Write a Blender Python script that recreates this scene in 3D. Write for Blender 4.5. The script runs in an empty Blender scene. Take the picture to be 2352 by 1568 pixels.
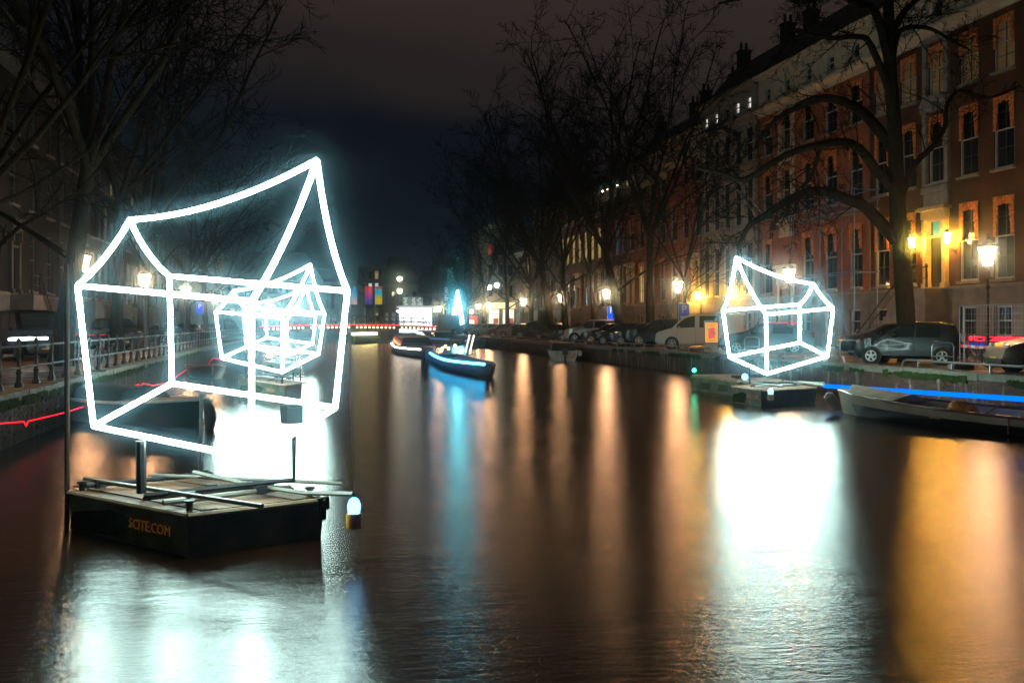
import bpy, bmesh, math, random
from math import sin, cos, pi, radians, atan2, sqrt
from mathutils import Vector, Matrix, noise
R = random.Random(7)
SC = bpy.context.scene
C = SC.collection

# ------------------------------------------------------------------ camera
# canal frame: +Y runs along the canal, +X across it to the right; water z=0, quays z=1
TH = math.atan(0.2024)
CT, ST = cos(TH), sin(TH)
HC, F, CX, HY = 2.4, 2352.0, 1176.0, 744.0
QZ = 1.0
cam = bpy.data.cameras.new('camera')
cam.lens, cam.sensor_width = 36.0, 36.0
cam.shift_y = -0.017
cam.clip_start, cam.clip_end = 0.1, 2000
cam_o = bpy.data.objects.new('camera', cam)
cam_o.location = (0, 0, HC)
cam_o.rotation_euler = (pi/2, 0, -TH)
C.objects.link(cam_o)
SC.camera = cam_o
SC.view_settings.view_transform = 'Standard'
SC.view_settings.look = 'None'
SC.view_settings.exposure = 0
SC.view_settings.gamma = 1
SC.view_settings.use_curve_mapping = False
cy = SC.cycles
cy.use_denoising = True
cy.max_bounces = 5; cy.diffuse_bounces = 2; cy.glossy_bounces = 3; cy.transmission_bounces = 4
cy.volume_bounces = 0; cy.transparent_max_bounces = 8
cy.caustics_reflective = False; cy.caustics_refractive = False
cy.sample_clamp_indirect = 6.0
cy.use_light_tree = True

# ------------------------------------------------------------------ night sky
W = bpy.data.worlds.new('World'); SC.world = W; W.use_nodes = True
nt = W.node_tree; nt.nodes.clear()
def N(t, typ, **kw):
    n = t.nodes.new(typ)
    for k, v in kw.items(): setattr(n, k, v)
    return n
def lk(t, a, b): t.links.new(a, b)
def ramp(t, stops, fac=None, interp='LINEAR'):
    n = N(t, 'ShaderNodeValToRGB'); cr = n.color_ramp; cr.interpolation = interp
    while len(cr.elements) < len(stops): cr.elements.new(0.5)
    for e, (p, c) in zip(cr.elements, stops): e.position = p; e.color = (*c, 1)
    if fac is not None: lk(t, fac, n.inputs[0])
    return n
tc = N(nt, 'ShaderNodeTexCoord')
sep = N(nt, 'ShaderNodeSeparateXYZ'); lk(nt, tc.outputs['Generated'], sep.inputs[0])
mp = N(nt, 'ShaderNodeMapping'); mp.inputs['Scale'].default_value = (1.1, 1.1, 5.0); mp.inputs['Rotation'].default_value = (0, radians(9), 0)
lk(nt, tc.outputs['Generated'], mp.inputs[0])
nz = N(nt, 'ShaderNodeTexNoise'); nz.inputs['Scale'].default_value = 1.6; nz.inputs['Detail'].default_value = 3; nz.inputs['Roughness'].default_value = 0.45
lk(nt, mp.outputs[0], nz.inputs['Vector'])
ma = N(nt, 'ShaderNodeMath', operation='MULTIPLY_ADD'); ma.inputs[1].default_value = 0.27; lk(nt, nz.outputs[0], ma.inputs[0])
mb_x = N(nt, 'ShaderNodeMath', operation='MULTIPLY_ADD'); mb_x.inputs[1].default_value = 0.16; lk(nt, sep.outputs[0], mb_x.inputs[0]); lk(nt, sep.outputs[2], mb_x.inputs[2]); lk(nt, mb_x.outputs[0], ma.inputs[2])
sky = ramp(nt, [(0.0, (.013, .018, .030)), (0.17, (.0085, .0125, .022)), (0.26, (.0046, .0068, .012)), (0.325, (.0050, .0060, .0092)), (0.385, (.0205, .0150, .0138)), (0.48, (.035, .0240, .0210)), (1.0, (.019, .0135, .012))], ma.outputs[0], 'EASE')
bg = N(nt, 'ShaderNodeBackground'); bg.inputs[1].default_value = 1.0
lk(nt, sky.outputs[0], bg.inputs[0])
wo = N(nt, 'ShaderNodeOutputWorld'); lk(nt, bg.outputs[0], wo.inputs[0])

# ------------------------------------------------------------------ picture -> place helpers (photo measured 2352 wide)
def wld(X, Y, z): return Vector((X*CT + Y*ST, -X*ST + Y*CT, z))
def P(px, py, Y): return wld((px-CX)/F*Y, Y, HC + (HY-py)/F*Y)
def atz(px, py, z):
    Y = (z-HC)*F/(HY-py); return wld((px-CX)/F*Y, Y, z)
def depv(px, v): return v/(((px-CX)/F)*CT + ST)
def atv(px, v, py=None, z=0.0):
    Y = depv(px, v); p = wld((px-CX)/F*Y, Y, z)
    if py is not None: p.z = HC + (HY-py)/F*Y
    return p
def dep(p): return p.x*ST + p.y*CT

# ------------------------------------------------------------------ mesh builder
class MB:
    def __init__(s): s.v = []; s.f = []
    def add(s, vs, fs):
        o = len(s.v); s.v += [tuple(x) for x in vs]; s.f += [tuple(i+o for i in f) for f in fs]; return s
    def box(s, c, d, rz=0.0, M=None):
        x, y, z = d[0]/2, d[1]/2, d[2]/2
        vs = [Vector((a*x, b*y, e*z)) for a in (-1, 1) for b in (-1, 1) for e in (-1, 1)]
        if rz: vs = [Matrix.Rotation(rz, 3, 'Z') @ q for q in vs]
        vs = [q+Vector(c) for q in vs]
        if M: vs = [M @ q for q in vs]
        return s.add(vs, [(0, 1, 3, 2), (4, 6, 7, 5), (0, 4, 5, 1), (2, 3, 7, 6), (0, 2, 6, 4), (1, 5, 7, 3)])
    def tube(s, pts, rr, n=6, cap=True, tw=0.0):
        pts = [Vector(p) for p in pts]
        if not hasattr(rr, '__len__'): rr = [rr]*len(pts)
        vs = []; up = None
        for i, p in enumerate(pts):
            d = (pts[min(i+1, len(pts)-1)] - pts[max(i-1, 0)])
            d = d.normalized() if d.length > 1e-9 else Vector((0, 0, 1))
            if up is None:
                up = Vector((0, 0, 1)) if abs(d.z) < .9 else Vector((1, 0, 0))
            a = d.cross(up)
            if a.length < 1e-6: a = d.orthogonal()
            a.normalize(); b = a.cross(d).normalized(); up = b
            for k in range(n):
                t = 2*pi*k/n+tw
                vs.append(p + (a*cos(t)+b*sin(t))*rr[i])
        m = len(pts); fs = []
        for i in range(m-1):
            for k in range(n):
                q = (k+1) % n
                fs.append((i*n+k, i*n+q, (i+1)*n+q, (i+1)*n+k))
        if cap and n > 2: fs += [tuple(range(n))[::-1], tuple(range((m-1)*n, m*n))]
        return s.add(vs, fs)
    def bar(s, a, b, r, n=6, r2=None): return s.tube([a, b], [r, r if r2 is None else r2], n)
    def lathe(s, prof, n=10, c=(0, 0, 0), tw=0.0):
        c = Vector(c); vs = []; m = len(prof)
        for r, z in prof:
            for k in range(n):
                t = 2*pi*k/n+tw; vs.append(c+Vector((r*cos(t), r*sin(t), z)))
        fs = [(i*n+k, i*n+(k+1) % n, (i+1)*n+(k+1) % n, (i+1)*n+k) for i in range(m-1) for k in range(n)]
        fs += [tuple(range(n))[::-1], tuple(range((m-1)*n, m*n))]
        return s.add(vs, fs)
    def sph(s, c, r, n=8, m=5, sz=1.0):
        return s.lathe([(max(r*sin(pi*i/m), r*.02), -r*cos(pi*i/m)*sz) for i in range(m+1)], n, c)
    def prism(s, poly, ax, t0, t1):
        # poly of (a,b); ax 'x','y','z' extrude axis
        def q(a, b, t): return {'x': (t, a, b), 'y': (a, t, b), 'z': (a, b, t)}[ax]
        n = len(poly)
        vs = [q(a, b, t0) for a, b in poly]+[q(a, b, t1) for a, b in poly]
        fs = [tuple(range(n))[::-1], tuple(range(n, 2*n))]+[(i, (i+1) % n, n+(i+1) % n, n+i) for i in range(n)]
        return s.add(vs, fs)
    def quad(s, a, b, c, d): return s.add([a, b, c, d], [(0, 1, 2, 3)])
    def xf(s, M): s.v = [tuple(M @ Vector(q)) for q in s.v]; return s
    def mesh(s, name, m, smooth=False):
        me = bpy.data.meshes.new(name); me.from_pydata(s.v, [], s.f); me.update()
        if m: me.materials.append(m)
        bm = bmesh.new(); bm.from_mesh(me); bmesh.ops.recalc_face_normals(bm, faces=bm.faces); bm.to_mesh(me); bm.free()
        if smooth:
            for p in me.polygons: p.use_smooth = True
            if smooth != 'all': me.set_sharp_from_angle(angle=radians(40))
        return me
    def build(s, name, m, parent=None, smooth=False, loc=None, kind=None):
        o = bpy.data.objects.new(name, s.mesh(name, m, smooth)); C.objects.link(o)
        if parent: o.parent = parent
        if loc is not None: o.location = loc
        if kind: o['kind'] = kind
        return o
def tag(o, label, cat, group=None):
    o['label'] = label; o['category'] = cat
    if group: o['group'] = group
    return o
def thing(name, label, cat, loc=(0, 0, 0), rz=0.0, group=None):
    o = bpy.data.objects.new(name, None); C.objects.link(o); o.empty_display_size = .2
    o.location = loc; o.rotation_euler = (0, 0, rz)
    return tag(o, label, cat, group)
def struct(o): o['kind'] = 'structure'; return o
KIDS = {}
def copy_tree(o, parent=None, top=True, **kw):
    c = o.copy(); C.objects.link(c)
    if parent: c.parent = parent
    if top:
        for k, v in kw.items():
            if k == 'loc': c.location = v
            elif k == 'rz': c.rotation_euler = (0, 0, v)
            elif k == 'scale': c.scale = v
            else: c[k] = v
    for ch in list(o.children): copy_tree(ch, c, False)
    return c
def inst(name, me, parent=None, loc=(0, 0, 0), rz=0.0, kind=None):
    o = bpy.data.objects.new(name, me); C.objects.link(o); o.location = loc
    if rz: o.rotation_euler = (0, 0, rz)
    if parent: o.parent = parent
    if kind: o['kind'] = kind
    return o

# ------------------------------------------------------------------ materials
MATS = {}
def mat(name, col, rough=.6, metal=0.0, var=.25, scale=4.0, bump=0.0, bscale=30.0, spec=.5, col2=None, coat=0.0, em=None, es=0.0, obj=True):
    if name in MATS: return MATS[name]
    m = bpy.data.materials.new(name); m.use_nodes = True; t = m.node_tree
    b = t.nodes['Principled BSDF']
    tcn = N(t, 'ShaderNodeTexCoord'); co = tcn.outputs['Object' if obj else 'Generated']
    n1 = N(t, 'ShaderNodeTexNoise'); n1.inputs['Scale'].default_value = scale; n1.inputs['Detail'].default_value = 5; lk(t, co, n1.inputs['Vector'])
    c2 = col2 or tuple(x*(1-var) for x in col); c1 = tuple(min(1, x*(1+var*.6)) for x in col)
    rp = ramp(t, [(.3, c2), (.7, c1)], n1.outputs[0])
    lk(t, rp.outputs[0], b.inputs['Base Color'])
    b.inputs['Roughness'].default_value = rough; b.inputs['Metallic'].default_value = metal
    b.inputs['Specular IOR Level'].default_value = spec
    b.inputs['Coat Weight'].default_value = coat; b.inputs['Coat Roughness'].default_value = .06
    if bump:
        n2 = N(t, 'ShaderNodeTexNoise'); n2.inputs['Scale'].default_value = bscale; n2.inputs['Detail'].default_value = 4; lk(t, co, n2.inputs['Vector'])
        bp = N(t, 'ShaderNodeBump'); bp.inputs['Strength'].default_value = bump; bp.inputs['Distance'].default_value = .02
        lk(t, n2.outputs[0], bp.inputs['Height']); lk(t, bp.outputs[0], b.inputs['Normal'])
    if em:
        b.inputs['Emission Color'].default_value = (*em, 1); b.inputs['Emission Strength'].default_value = es
    MATS[name] = m; return m
def emis(name, col, s):
    if name in MATS: return MATS[name]
    m = bpy.data.materials.new(name); m.use_nodes = True; t = m.node_tree; t.nodes.clear()
    e = N(t, 'ShaderNodeEmission'); e.inputs[0].default_value = (*col, 1); e.inputs[1].default_value = s
    o = N(t, 'ShaderNodeOutputMaterial'); lk(t, e.outputs[0], o.inputs[0])
    MATS[name] = m; return m
def brick_mat(name, c1, c2, mort, bump=.35, sc=1.0, streak=False):
    # running bond for walls standing along canal axis (object Y,Z) or across it (object X,Z)
    m = bpy.data.materials.new(name); m.use_nodes = True; t = m.node_tree; b = t.nodes['Principled BSDF']
    tcn = N(t, 'ShaderNodeTexCoord'); sp = N(t, 'ShaderNodeSeparateXYZ'); lk(t, tcn.outputs['Object'], sp.inputs[0])
    ad = N(t, 'ShaderNodeMath', operation='ADD'); lk(t, sp.outputs[0], ad.inputs[0]); lk(t, sp.outputs[1], ad.inputs[1])
    cb = N(t, 'ShaderNodeCombineXYZ'); lk(t, ad.outputs[0], cb.inputs[0]); lk(t, sp.outputs[2], cb.inputs[1])
    br = N(t, 'ShaderNodeTexBrick'); br.inputs['Scale'].default_value = 1.0
    br.inputs['Brick Width'].default_value = .22*sc; br.inputs['Row Height'].default_value = .068*sc; br.inputs['Mortar Size'].default_value = .006*sc
    br.inputs['Color1'].default_value = (*c1, 1); br.inputs['Color2'].default_value = (*c2, 1); br.inputs['Mortar'].default_value = (*mort, 1)
    lk(t, cb.outputs[0], br.inputs['Vector'])
    n1 = N(t, 'ShaderNodeTexNoise'); n1.inputs['Scale'].default_value = .7; n1.inputs['Detail'].default_value = 6; lk(t, tcn.outputs['Object'], n1.inputs['Vector'])
    rp = ramp(t, [(.3, (.55, .55, .55)), (.7, (1.15, 1.12, 1.1))], n1.outputs[0])
    mx = N(t, 'ShaderNodeMix', data_type='RGBA', blend_type='MULTIPLY'); mx.inputs[0].default_value = 1
    lk(t, br.outputs[0], mx.inputs[6]); lk(t, rp.outputs[0], mx.inputs[7]); colr = mx.outputs[2]
    if streak:   # lime runs washed down the wall
        mpn = N(t, 'ShaderNodeMapping'); mpn.inputs['Scale'].default_value = (2.6, 2.6, .35); lk(t, tcn.outputs['Object'], mpn.inputs[0])
        n2 = N(t, 'ShaderNodeTexNoise'); n2.inputs['Scale'].default_value = 1.6; n2.inputs['Detail'].default_value = 5; lk(t, mpn.outputs[0], n2.inputs['Vector'])
        r2 = ramp(t, [(.56, (0, 0, 0)), (.70, (.75, .75, .75))], n2.outputs[0])
        m2 = N(t, 'ShaderNodeMix', data_type='RGBA'); lk(t, r2.outputs[0], m2.inputs[0]); lk(t, colr, m2.inputs[6]); m2.inputs[7].default_value = (min(.4, c1[0]*3), min(.36, c1[0]*2.7), min(.3, c1[0]*2.2), 1); colr = m2.outputs[2]
    lk(t, colr, b.inputs['Base Color']); b.inputs['Specular IOR Level'].default_value = .2
    bp = N(t, 'ShaderNodeBump'); bp.inputs['Strength'].default_value = bump; bp.inputs['Distance'].default_value = .01; bp.invert = True
    lk(t, br.outputs['Fac'], bp.inputs['Height']); lk(t, bp.outputs[0], b.inputs['Normal'])
    b.inputs['Roughness'].default_value = .75
    MATS[name] = m; return m

M_BLACK = mat('black painted iron', (.012, .012, .014), .45, 0, .3)
M_STEEL = mat('galvanised steel', (.35, .36, .38), .35, .8, .2, 9)
M_STONE = mat('grey sandstone', (.26, .23, .20), .8, 0, .3, 2.0, .25, 18)
M_PLINTH = mat('bluestone plinth', (.17, .15, .145), .75, 0, .35, 1.5, .2, 14)
M_CREAM = mat('cream painted woodwork', (.56, .46, .33), .55, 0, .22, 3.0, .05, 30)
M_WHITE = mat('white painted frame', (.40, .39, .36), .5, 0, .2, 3.0)
M_ROOF = mat('dark slate roof', (.018, .017, .018), .7, 0, .4, 3, .4, 12)
def bark_mat():
    m = mat('elm bark', (.026, .019, .012), .9, 0, .55, 3, spec=.05); t = m.node_tree; b = t.nodes['Principled BSDF']
    tcn = N(t, 'ShaderNodeTexCoord'); mpn = N(t, 'ShaderNodeMapping'); mpn.inputs['Scale'].default_value = (9, 9, 1.6); lk(t, tcn.outputs['Object'], mpn.inputs[0])
    n2 = N(t, 'ShaderNodeTexNoise'); n2.inputs['Scale'].default_value = 1.5; n2.inputs['Detail'].default_value = 5; n2.inputs['Distortion'].default_value = .6; lk(t, mpn.outputs[0], n2.inputs['Vector'])
    bp = N(t, 'ShaderNodeBump'); bp.inputs['Strength'].default_value = 1.0; bp.inputs['Distance'].default_value = .09; lk(t, n2.outputs[0], bp.inputs['Height']); lk(t, bp.outputs[0], b.inputs['Normal'])
    return m
M_BARK = bark_mat()
M_TWIG = mat('twig bark', (.006, .005, .004), .9, 0, .3, 3, spec=.05)
M_WOOD = mat('weathered deck wood', (.34, .22, .13), .6, 0, .4, 3, .25, 25)
M_ROPE = mat('pale rope', (.45, .4, .32), .9)
M_RUB = mat('black rubber', (.012, .012, .012), .7)
M_CHROME = mat('polished chrome', (.6, .6, .62), .15, 1, .05)
# ================================================================== setting
VR, VL = 18.43, -5.68
WROUGH, WBUMP = .15, .0105
def water_mat():
    m = bpy.data.materials.new('canal water'); m.use_nodes = True; t = m.node_tree; b = t.nodes['Principled BSDF']
    b.inputs['Base Color'].default_value = (.014, .0045, .0012, 1)
    b.inputs['Roughness'].default_value = WROUGH; b.inputs['IOR'].default_value = 1.68
    tcn = N(t, 'ShaderNodeTexCoord')
    hs = None
    for (sc, stv, w) in ((1.0, (6.0, 16.0, 1), .45), (1.0, (.9, 2.8, 1), .6), (1.0, (22.0, 54.0, 1), .26), (1.0, (.22, .85, 1), 1.1)):
        mpn = N(t, 'ShaderNodeMapping'); mpn.inputs['Scale'].default_value = stv; mpn.inputs['Rotation'].default_value = (0, 0, radians(14))
        lk(t, tcn.outputs['Object'], mpn.inputs[0])
        n1 = N(t, 'ShaderNodeTexNoise'); n1.inputs['Scale'].default_value = sc; n1.inputs['Detail'].default_value = 4; n1.inputs['Roughness'].default_value = .6
        lk(t, mpn.outputs[0], n1.inputs['Vector'])
        mu = N(t, 'ShaderNodeMath', operation='MULTIPLY_ADD'); mu.inputs[1].default_value = w; lk(t, n1.outputs[0], mu.inputs[0])
        if hs: lk(t, hs, mu.inputs[2])
        else: mu.inputs[2].default_value = 0
        hs = mu.outputs[0]
    bp = N(t, 'ShaderNodeBump'); bp.inputs['Strength'].default_value = 1.0; bp.inputs['Distance'].default_value = WBUMP
    lk(t, hs, bp.inputs['Height']); lk(t, bp.outputs[0], b.inputs['Normal'])
    return m
def paving_mat(name, c1, c2, w, h):
    m = bpy.data.materials.new(name); m.use_nodes = True; t = m.node_tree; b = t.nodes['Principled BSDF']
    tcn = N(t, 'ShaderNodeTexCoord')
    br = N(t, 'ShaderNodeTexBrick'); br.inputs['Scale'].default_value = 1; br.inputs['Brick Width'].default_value = w; br.inputs['Row Height'].default_value = h; br.inputs['Mortar Size'].default_value = .008
    br.inputs['Color1'].default_value = (*c1, 1); br.inputs['Color2'].default_value = (*c2, 1); br.inputs['Mortar'].default_value = (.03, .027, .024, 1)
    lk(t, tcn.outputs['Object'], br.inputs['Vector'])
    n1 = N(t, 'ShaderNodeTexNoise'); n1.inputs['Scale'].default_value = .9; n1.inputs['Detail'].default_value = 6; lk(t, tcn.outputs['Object'], n1.inputs['Vector'])
    rp = ramp(t, [(.3, (.5, .5, .5)), (.7, (1.2, 1.2, 1.2))], n1.outputs[0])
    mx = N(t, 'ShaderNodeMix', data_type='RGBA', blend_type='MULTIPLY'); mx.inputs[0].default_value = 1
    lk(t, br.outputs[0], mx.inputs[6]); lk(t, rp.outputs[0], mx.inputs[7]); lk(t, mx.outputs[2], b.inputs['Base Color'])
    r2 = ramp(t, [(.35, (.28, .28, .28)), (.65, (.75, .75, .75))], n1.outputs[0]); lk(t, r2.outputs[0], b.inputs['Roughness'])
    bp = N(t, 'ShaderNodeBump'); bp.inputs['Strength'].default_value = .4; bp.inputs['Distance'].default_value = .012; bp.invert = True
    lk(t, br.outputs['Fac'], bp.inputs['Height']); lk(t, bp.outputs[0], b.inputs['Normal'])
    return m
def sheet(name, x0, x1, y0, y1, z, m, th=.6):
    return struct(MB().box(((x0+x1)/2, (y0+y1)/2, z-th/2), (x1-x0, y1-y0, th)).build(name, m))
M_STREET = paving_mat('brick clinker street', (.16, .105, .08), (.11, .075, .06), .2, .1)
M_PAVE = paving_mat('concrete slab pavement', (.2, .18, .165), (.15, .14, .13), .3, .3)
sheet('canal_water', VL-1.2, VR+1.2, -30, 420, 0.0, water_mat(), .5)
sheet('right_quay_street', VR+.55, 170, -30, 420, QZ, M_STREET, 1.7)
sheet('left_quay_street', -170, VL-.55, -30, 420, QZ, M_STREET, 1.7)
sheet('right_pavement', 26.9, 29.6, -20, 300, QZ+.12, M_PAVE, .115)
sheet('left_pavement', -15.0, -12.4, -20, 300, QZ+.12, M_PAVE, .115)
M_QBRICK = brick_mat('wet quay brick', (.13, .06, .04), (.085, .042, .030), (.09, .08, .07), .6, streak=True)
M_QDARK = brick_mat('dark quay brick', (.04, .028, .022), (.028, .021, .018), (.035, .03, .028), .6, streak=True)  # darker, less red quay brick for the left wall
M_COPE = mat('mossy coping stone', (.17, .15, .125), .75, 0, .45, 1.8, .3, 14, col2=(.07, .075, .04))
M_MOSS = mat('green moss', (.030, .050, .010), .95, 0, .5, 6, 1.0, 60, spec=.1, col2=(.016, .028, .006))
def quay(label, sx, x, y0, y1, npart):
    t = thing('quay_wall', label, 'quay wall', (x, 0, 0))
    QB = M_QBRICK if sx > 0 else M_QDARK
    w = MB().box((sx*.3, (y0+y1)/2, .14), (.6, y1-y0, 1.4)).build('wall_face', QB, t)
    rr = random.Random(3)
    me = [MB().box((0, 0, 0), (.62, 1.18, .2+.02*i)).mesh('coping_stone', M_COPE) for i in range(3)]
    y = npart; far = MB()
    while y < y1:
        dy = rr.uniform(-.008, .008)
        if y < 85: inst('coping_stone', rr.choice(me), t, (sx*(.27+dy), y, .93+dy), rr.uniform(-.004, .004))
        else: far.box((sx*.27, y, .93), (.62, 1.18, .2))
        y += 1.2
    far.build('coping_run', M_COPE, t, kind='stuff')
    # individual header bricks standing a little proud on the part of the wall one can see into
    bk = MB(); z = .06; row = 0
    while z < .80:
        y = npart+(row % 2)*.11
        while y < 48:
            if rr.random() < .8: bk.box((-sx*.004, y, z), (.016+rr.uniform(0, .012), .205, .056))
            y += .22
        z += .07; row += 1
    bk.build('wall_bricks', QB, t, kind='stuff')
    ms = MB()
    for i in range(420):
        yy = rr.uniform(npart, 60); 
        if noise.noise(Vector((yy*.5, 3, sx))) < -.05 and sx > 0: continue
        s = rr.uniform(.08, .3)
        ms.add([(-sx*rr.uniform(.052, .075), yy-s, .90+rr.uniform(-.05, .06)), (-sx*.05, yy+s, .88+rr.uniform(-.05, .06)), (-sx*.052, yy+s*.7, .80-rr.uniform(0, .08)), (-sx*rr.uniform(.052, .07), yy-s*.6, .80-rr.uniform(0, .1))], [(0, 1, 2, 3)])
    ms.build('moss', M_MOSS, t, kind='stuff')
    return t
quay('brick quay wall with mossy coping along the parked cars on the right', 1, VR, -30, 158, 14)
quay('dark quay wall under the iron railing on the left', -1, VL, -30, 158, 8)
# ================================================================== canal houses
B_RED = brick_mat('red facade brick', (.42, .11, .040), (.31, .08, .032), (.27, .16, .10))
B_BRN = brick_mat('brown facade brick', (.13, .045, .022), (.09, .034, .018), (.10, .07, .05))
B_MID = brick_mat('warm brown facade brick', (.25, .085, .042), (.19, .065, .035), (.2, .14, .1))
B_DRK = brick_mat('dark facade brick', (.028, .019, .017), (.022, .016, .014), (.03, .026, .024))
B_DK2 = brick_mat('dark brown facade brick', (.034, .021, .017), (.026, .017, .014), (.04, .035, .03))  # near twin of the dark brick, slightly redder, for left houses
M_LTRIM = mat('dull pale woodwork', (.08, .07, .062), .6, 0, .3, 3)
B_SAND = mat('sandstone ashlar facade', (.30, .25, .19), .8, 0, .3, 1.2, .2, 10)
B_GREY = mat('grey plaster facade', (.22, .20, .18), .8, 0, .3, .8, .1, 10)
G_DARK = mat('dark window glass', (.012, .014, .018), .06, 0, .5, .8, spec=.8)
G_LIT = mat('lit window glass', (.5, .38, .14), .3, 0, .5, 2.5, em=(1.0, .72, .22), es=.34)
G_DIM = mat('dimly lit blind', (.3, .2, .1), .4, 0, .4, 2.5, em=(1.0, .55, .2), es=.03)
G_COLD = mat('cold lit window glass', (.5, .5, .5), .3, 0, .3, 2.5, em=(1.0, .93, .8), es=.9)
G_PALE = mat('pale curtain behind glass', (.35, .34, .3), .3, 0, .4, 3)
G_BLUE = mat('blue lit window glass', (.05, .12, .3), .2, 0, .4, 3, em=(.1, .4, 1.0), es=.10)
def awning_mat():
    m = bpy.data.materials.new('orange striped awning cloth'); m.use_nodes = True; t = m.node_tree; b = t.nodes['Principled BSDF']
    tcn = N(t, 'ShaderNodeTexCoord'); w = N(t, 'ShaderNodeTexNoise'); w.inputs['Scale'].default_value = 5.5; w.inputs['Detail'].default_value = 4; w.inputs['Distortion'].default_value = 1.5
    lk(t, tcn.outputs['Object'], w.inputs['Vector'])
    rp = ramp(t, [(.38, (.30, .055, .012)), (.52, (.66, .17, .03)), (.68, (.72, .33, .11))], w.outputs[0]); lk(t, rp.outputs[0], b.inputs['Base Color']); b.inputs['Roughness'].default_value = .85
    return m
M_AWN = awning_mat()
WM = {}
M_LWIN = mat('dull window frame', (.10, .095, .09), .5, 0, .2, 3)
M_SASH = mat('dark painted sash bars', (.05, .05, .045), .5, 0, .2, 3)
def win_mesh(w, h, sx, bars, lod):
    k = (round(w, 2), round(h, 2), sx, bars, lod)
    if k in WM: return WM[k]
    xo = sx*.10; f = .085
    fr = MB()
    for y in (f/2, w-f/2): fr.box((xo, y, h/2), (.09, f, h))
    for z in (f/2, h-f/2): fr.box((xo, w/2, z), (.088, w-2*f, f))
    fr.box((xo-sx*.01, w/2, h*.52), (.07, w-2*f, .06))
    gb = MB()
    if bars:
        gb.box((xo+sx*.02, w/2, h/2), (.035, .035, h-2*f))
        for z in ((h*.28, h*.76) if h > 2 else ()): gb.box((xo+sx*.021, w/2, z), (.03, w-2*f, .03))
    pn = MB().box((xo+sx*.05, w/2, h/2), (.012, w-2*f, h-2*f))
    sl = MB().box((-sx*.05, w/2, -.06), (.24, w+.18, .115))
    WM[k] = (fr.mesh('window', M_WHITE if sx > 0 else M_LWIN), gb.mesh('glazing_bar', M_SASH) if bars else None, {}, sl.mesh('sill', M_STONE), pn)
    return WM[k]
AW = {}
def awning_mesh(w, h, sx, var=0):
    k = (round(w, 2), round(h, 2), sx, var)
    if k in AW: return AW[k]
    a = MB(); x = -sx*.05; tp = min(.48, h*.17)
    n = 16
    def strip(pa, pb):
        vs = []
        for (p, q) in zip(pa, pb): vs += [(x, *p), (x, *q), (x+sx*.03, *p), (x+sx*.03, *q)]
        fs = []
        for i in range(len(pa)-1):
            o = i*4; fs += [(o, o+1, o+5, o+4), (o+2, o+3, o+7, o+6), (o, o+2, o+6, o+4), (o+1, o+3, o+7, o+5)]
        a.add(vs, fs)
    strip([(w*i/n, h) for i in range(n+1)], [(w*i/n, h-tp*(1-.35*sin(pi*i/n))-.05*abs(sin(pi*i*4/n))) for i in range(n+1)])
    ln = h*(.5, .58, .42)[var]
    for s in (0, 1):
        pa, pb = [], []
        for i in range(n+1):
            z = h-tp*.9-(ln-tp)*i/n; ww = w*((.23, .2, .27)[var]-.11*i/n)+.035*abs(sin(pi*i*5/n))
            pa.append((0 if s == 0 else w, z)); pb.append((ww if s == 0 else w-ww, z))
        strip(pa, pb)
    AW[k] = a.mesh('awning', M_AWN); return AW[k]
def put_window(t, y, z, w, h, sx, glass=None, bars=True, lod=0, awn=False, rr=R):
    fr, gb, pcache, sl, pn = win_mesh(w, h, sx, bars, lod)
    o = inst('window', fr, t, (0, y, z))
    g = glass or G_DARK
    if g.name not in pcache: pcache[g.name] = pn.mesh('pane', g)
    inst('pane', pcache[g.name], o)
    if gb and lod < 2: inst('glazing_bar', gb, o)
    if lod < 2: inst('sill', sl, o)
    if awn: inst('awning', awning_mesh(w, h, sx, rr.randint(0, 2)), t, (0, y, z))
    return o
M_DOOR = mat('dark green door', (.014, .03, .026), .3, 0, .3, coat=.4)
LANT = emis('warm wall lantern glass', (1.0, .46, .06), 400)
def wall_lantern(t, y, z, sx, s=1.0):
    o = MB().tube([(0, y, z-.75*s), (-sx*.2*s, y, z-.62*s), (-sx*.42*s, y, z-.6*s), (-sx*.45*s, y, z-.35*s)], .025*s, 6).box((-sx*.01, y, z-.7*s), (.03, .12*s, .3*s)).build('wall_lantern', M_BLACK, t)
    MB().lathe([(.10*s, -.33*s), (.16*s, .12*s)], 6, (-sx*.45*s, y, z)).build('lantern_glass', LANT, o)
    MB().lathe([(.21*s, .13*s), (.19*s, .17*s), (.07*s, .3*s), (.03*s, .34*s), (.02*s, .45*s)], 8, (-sx*.45*s, y, z)).build('lantern_cap', M_BLACK, o)
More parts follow.
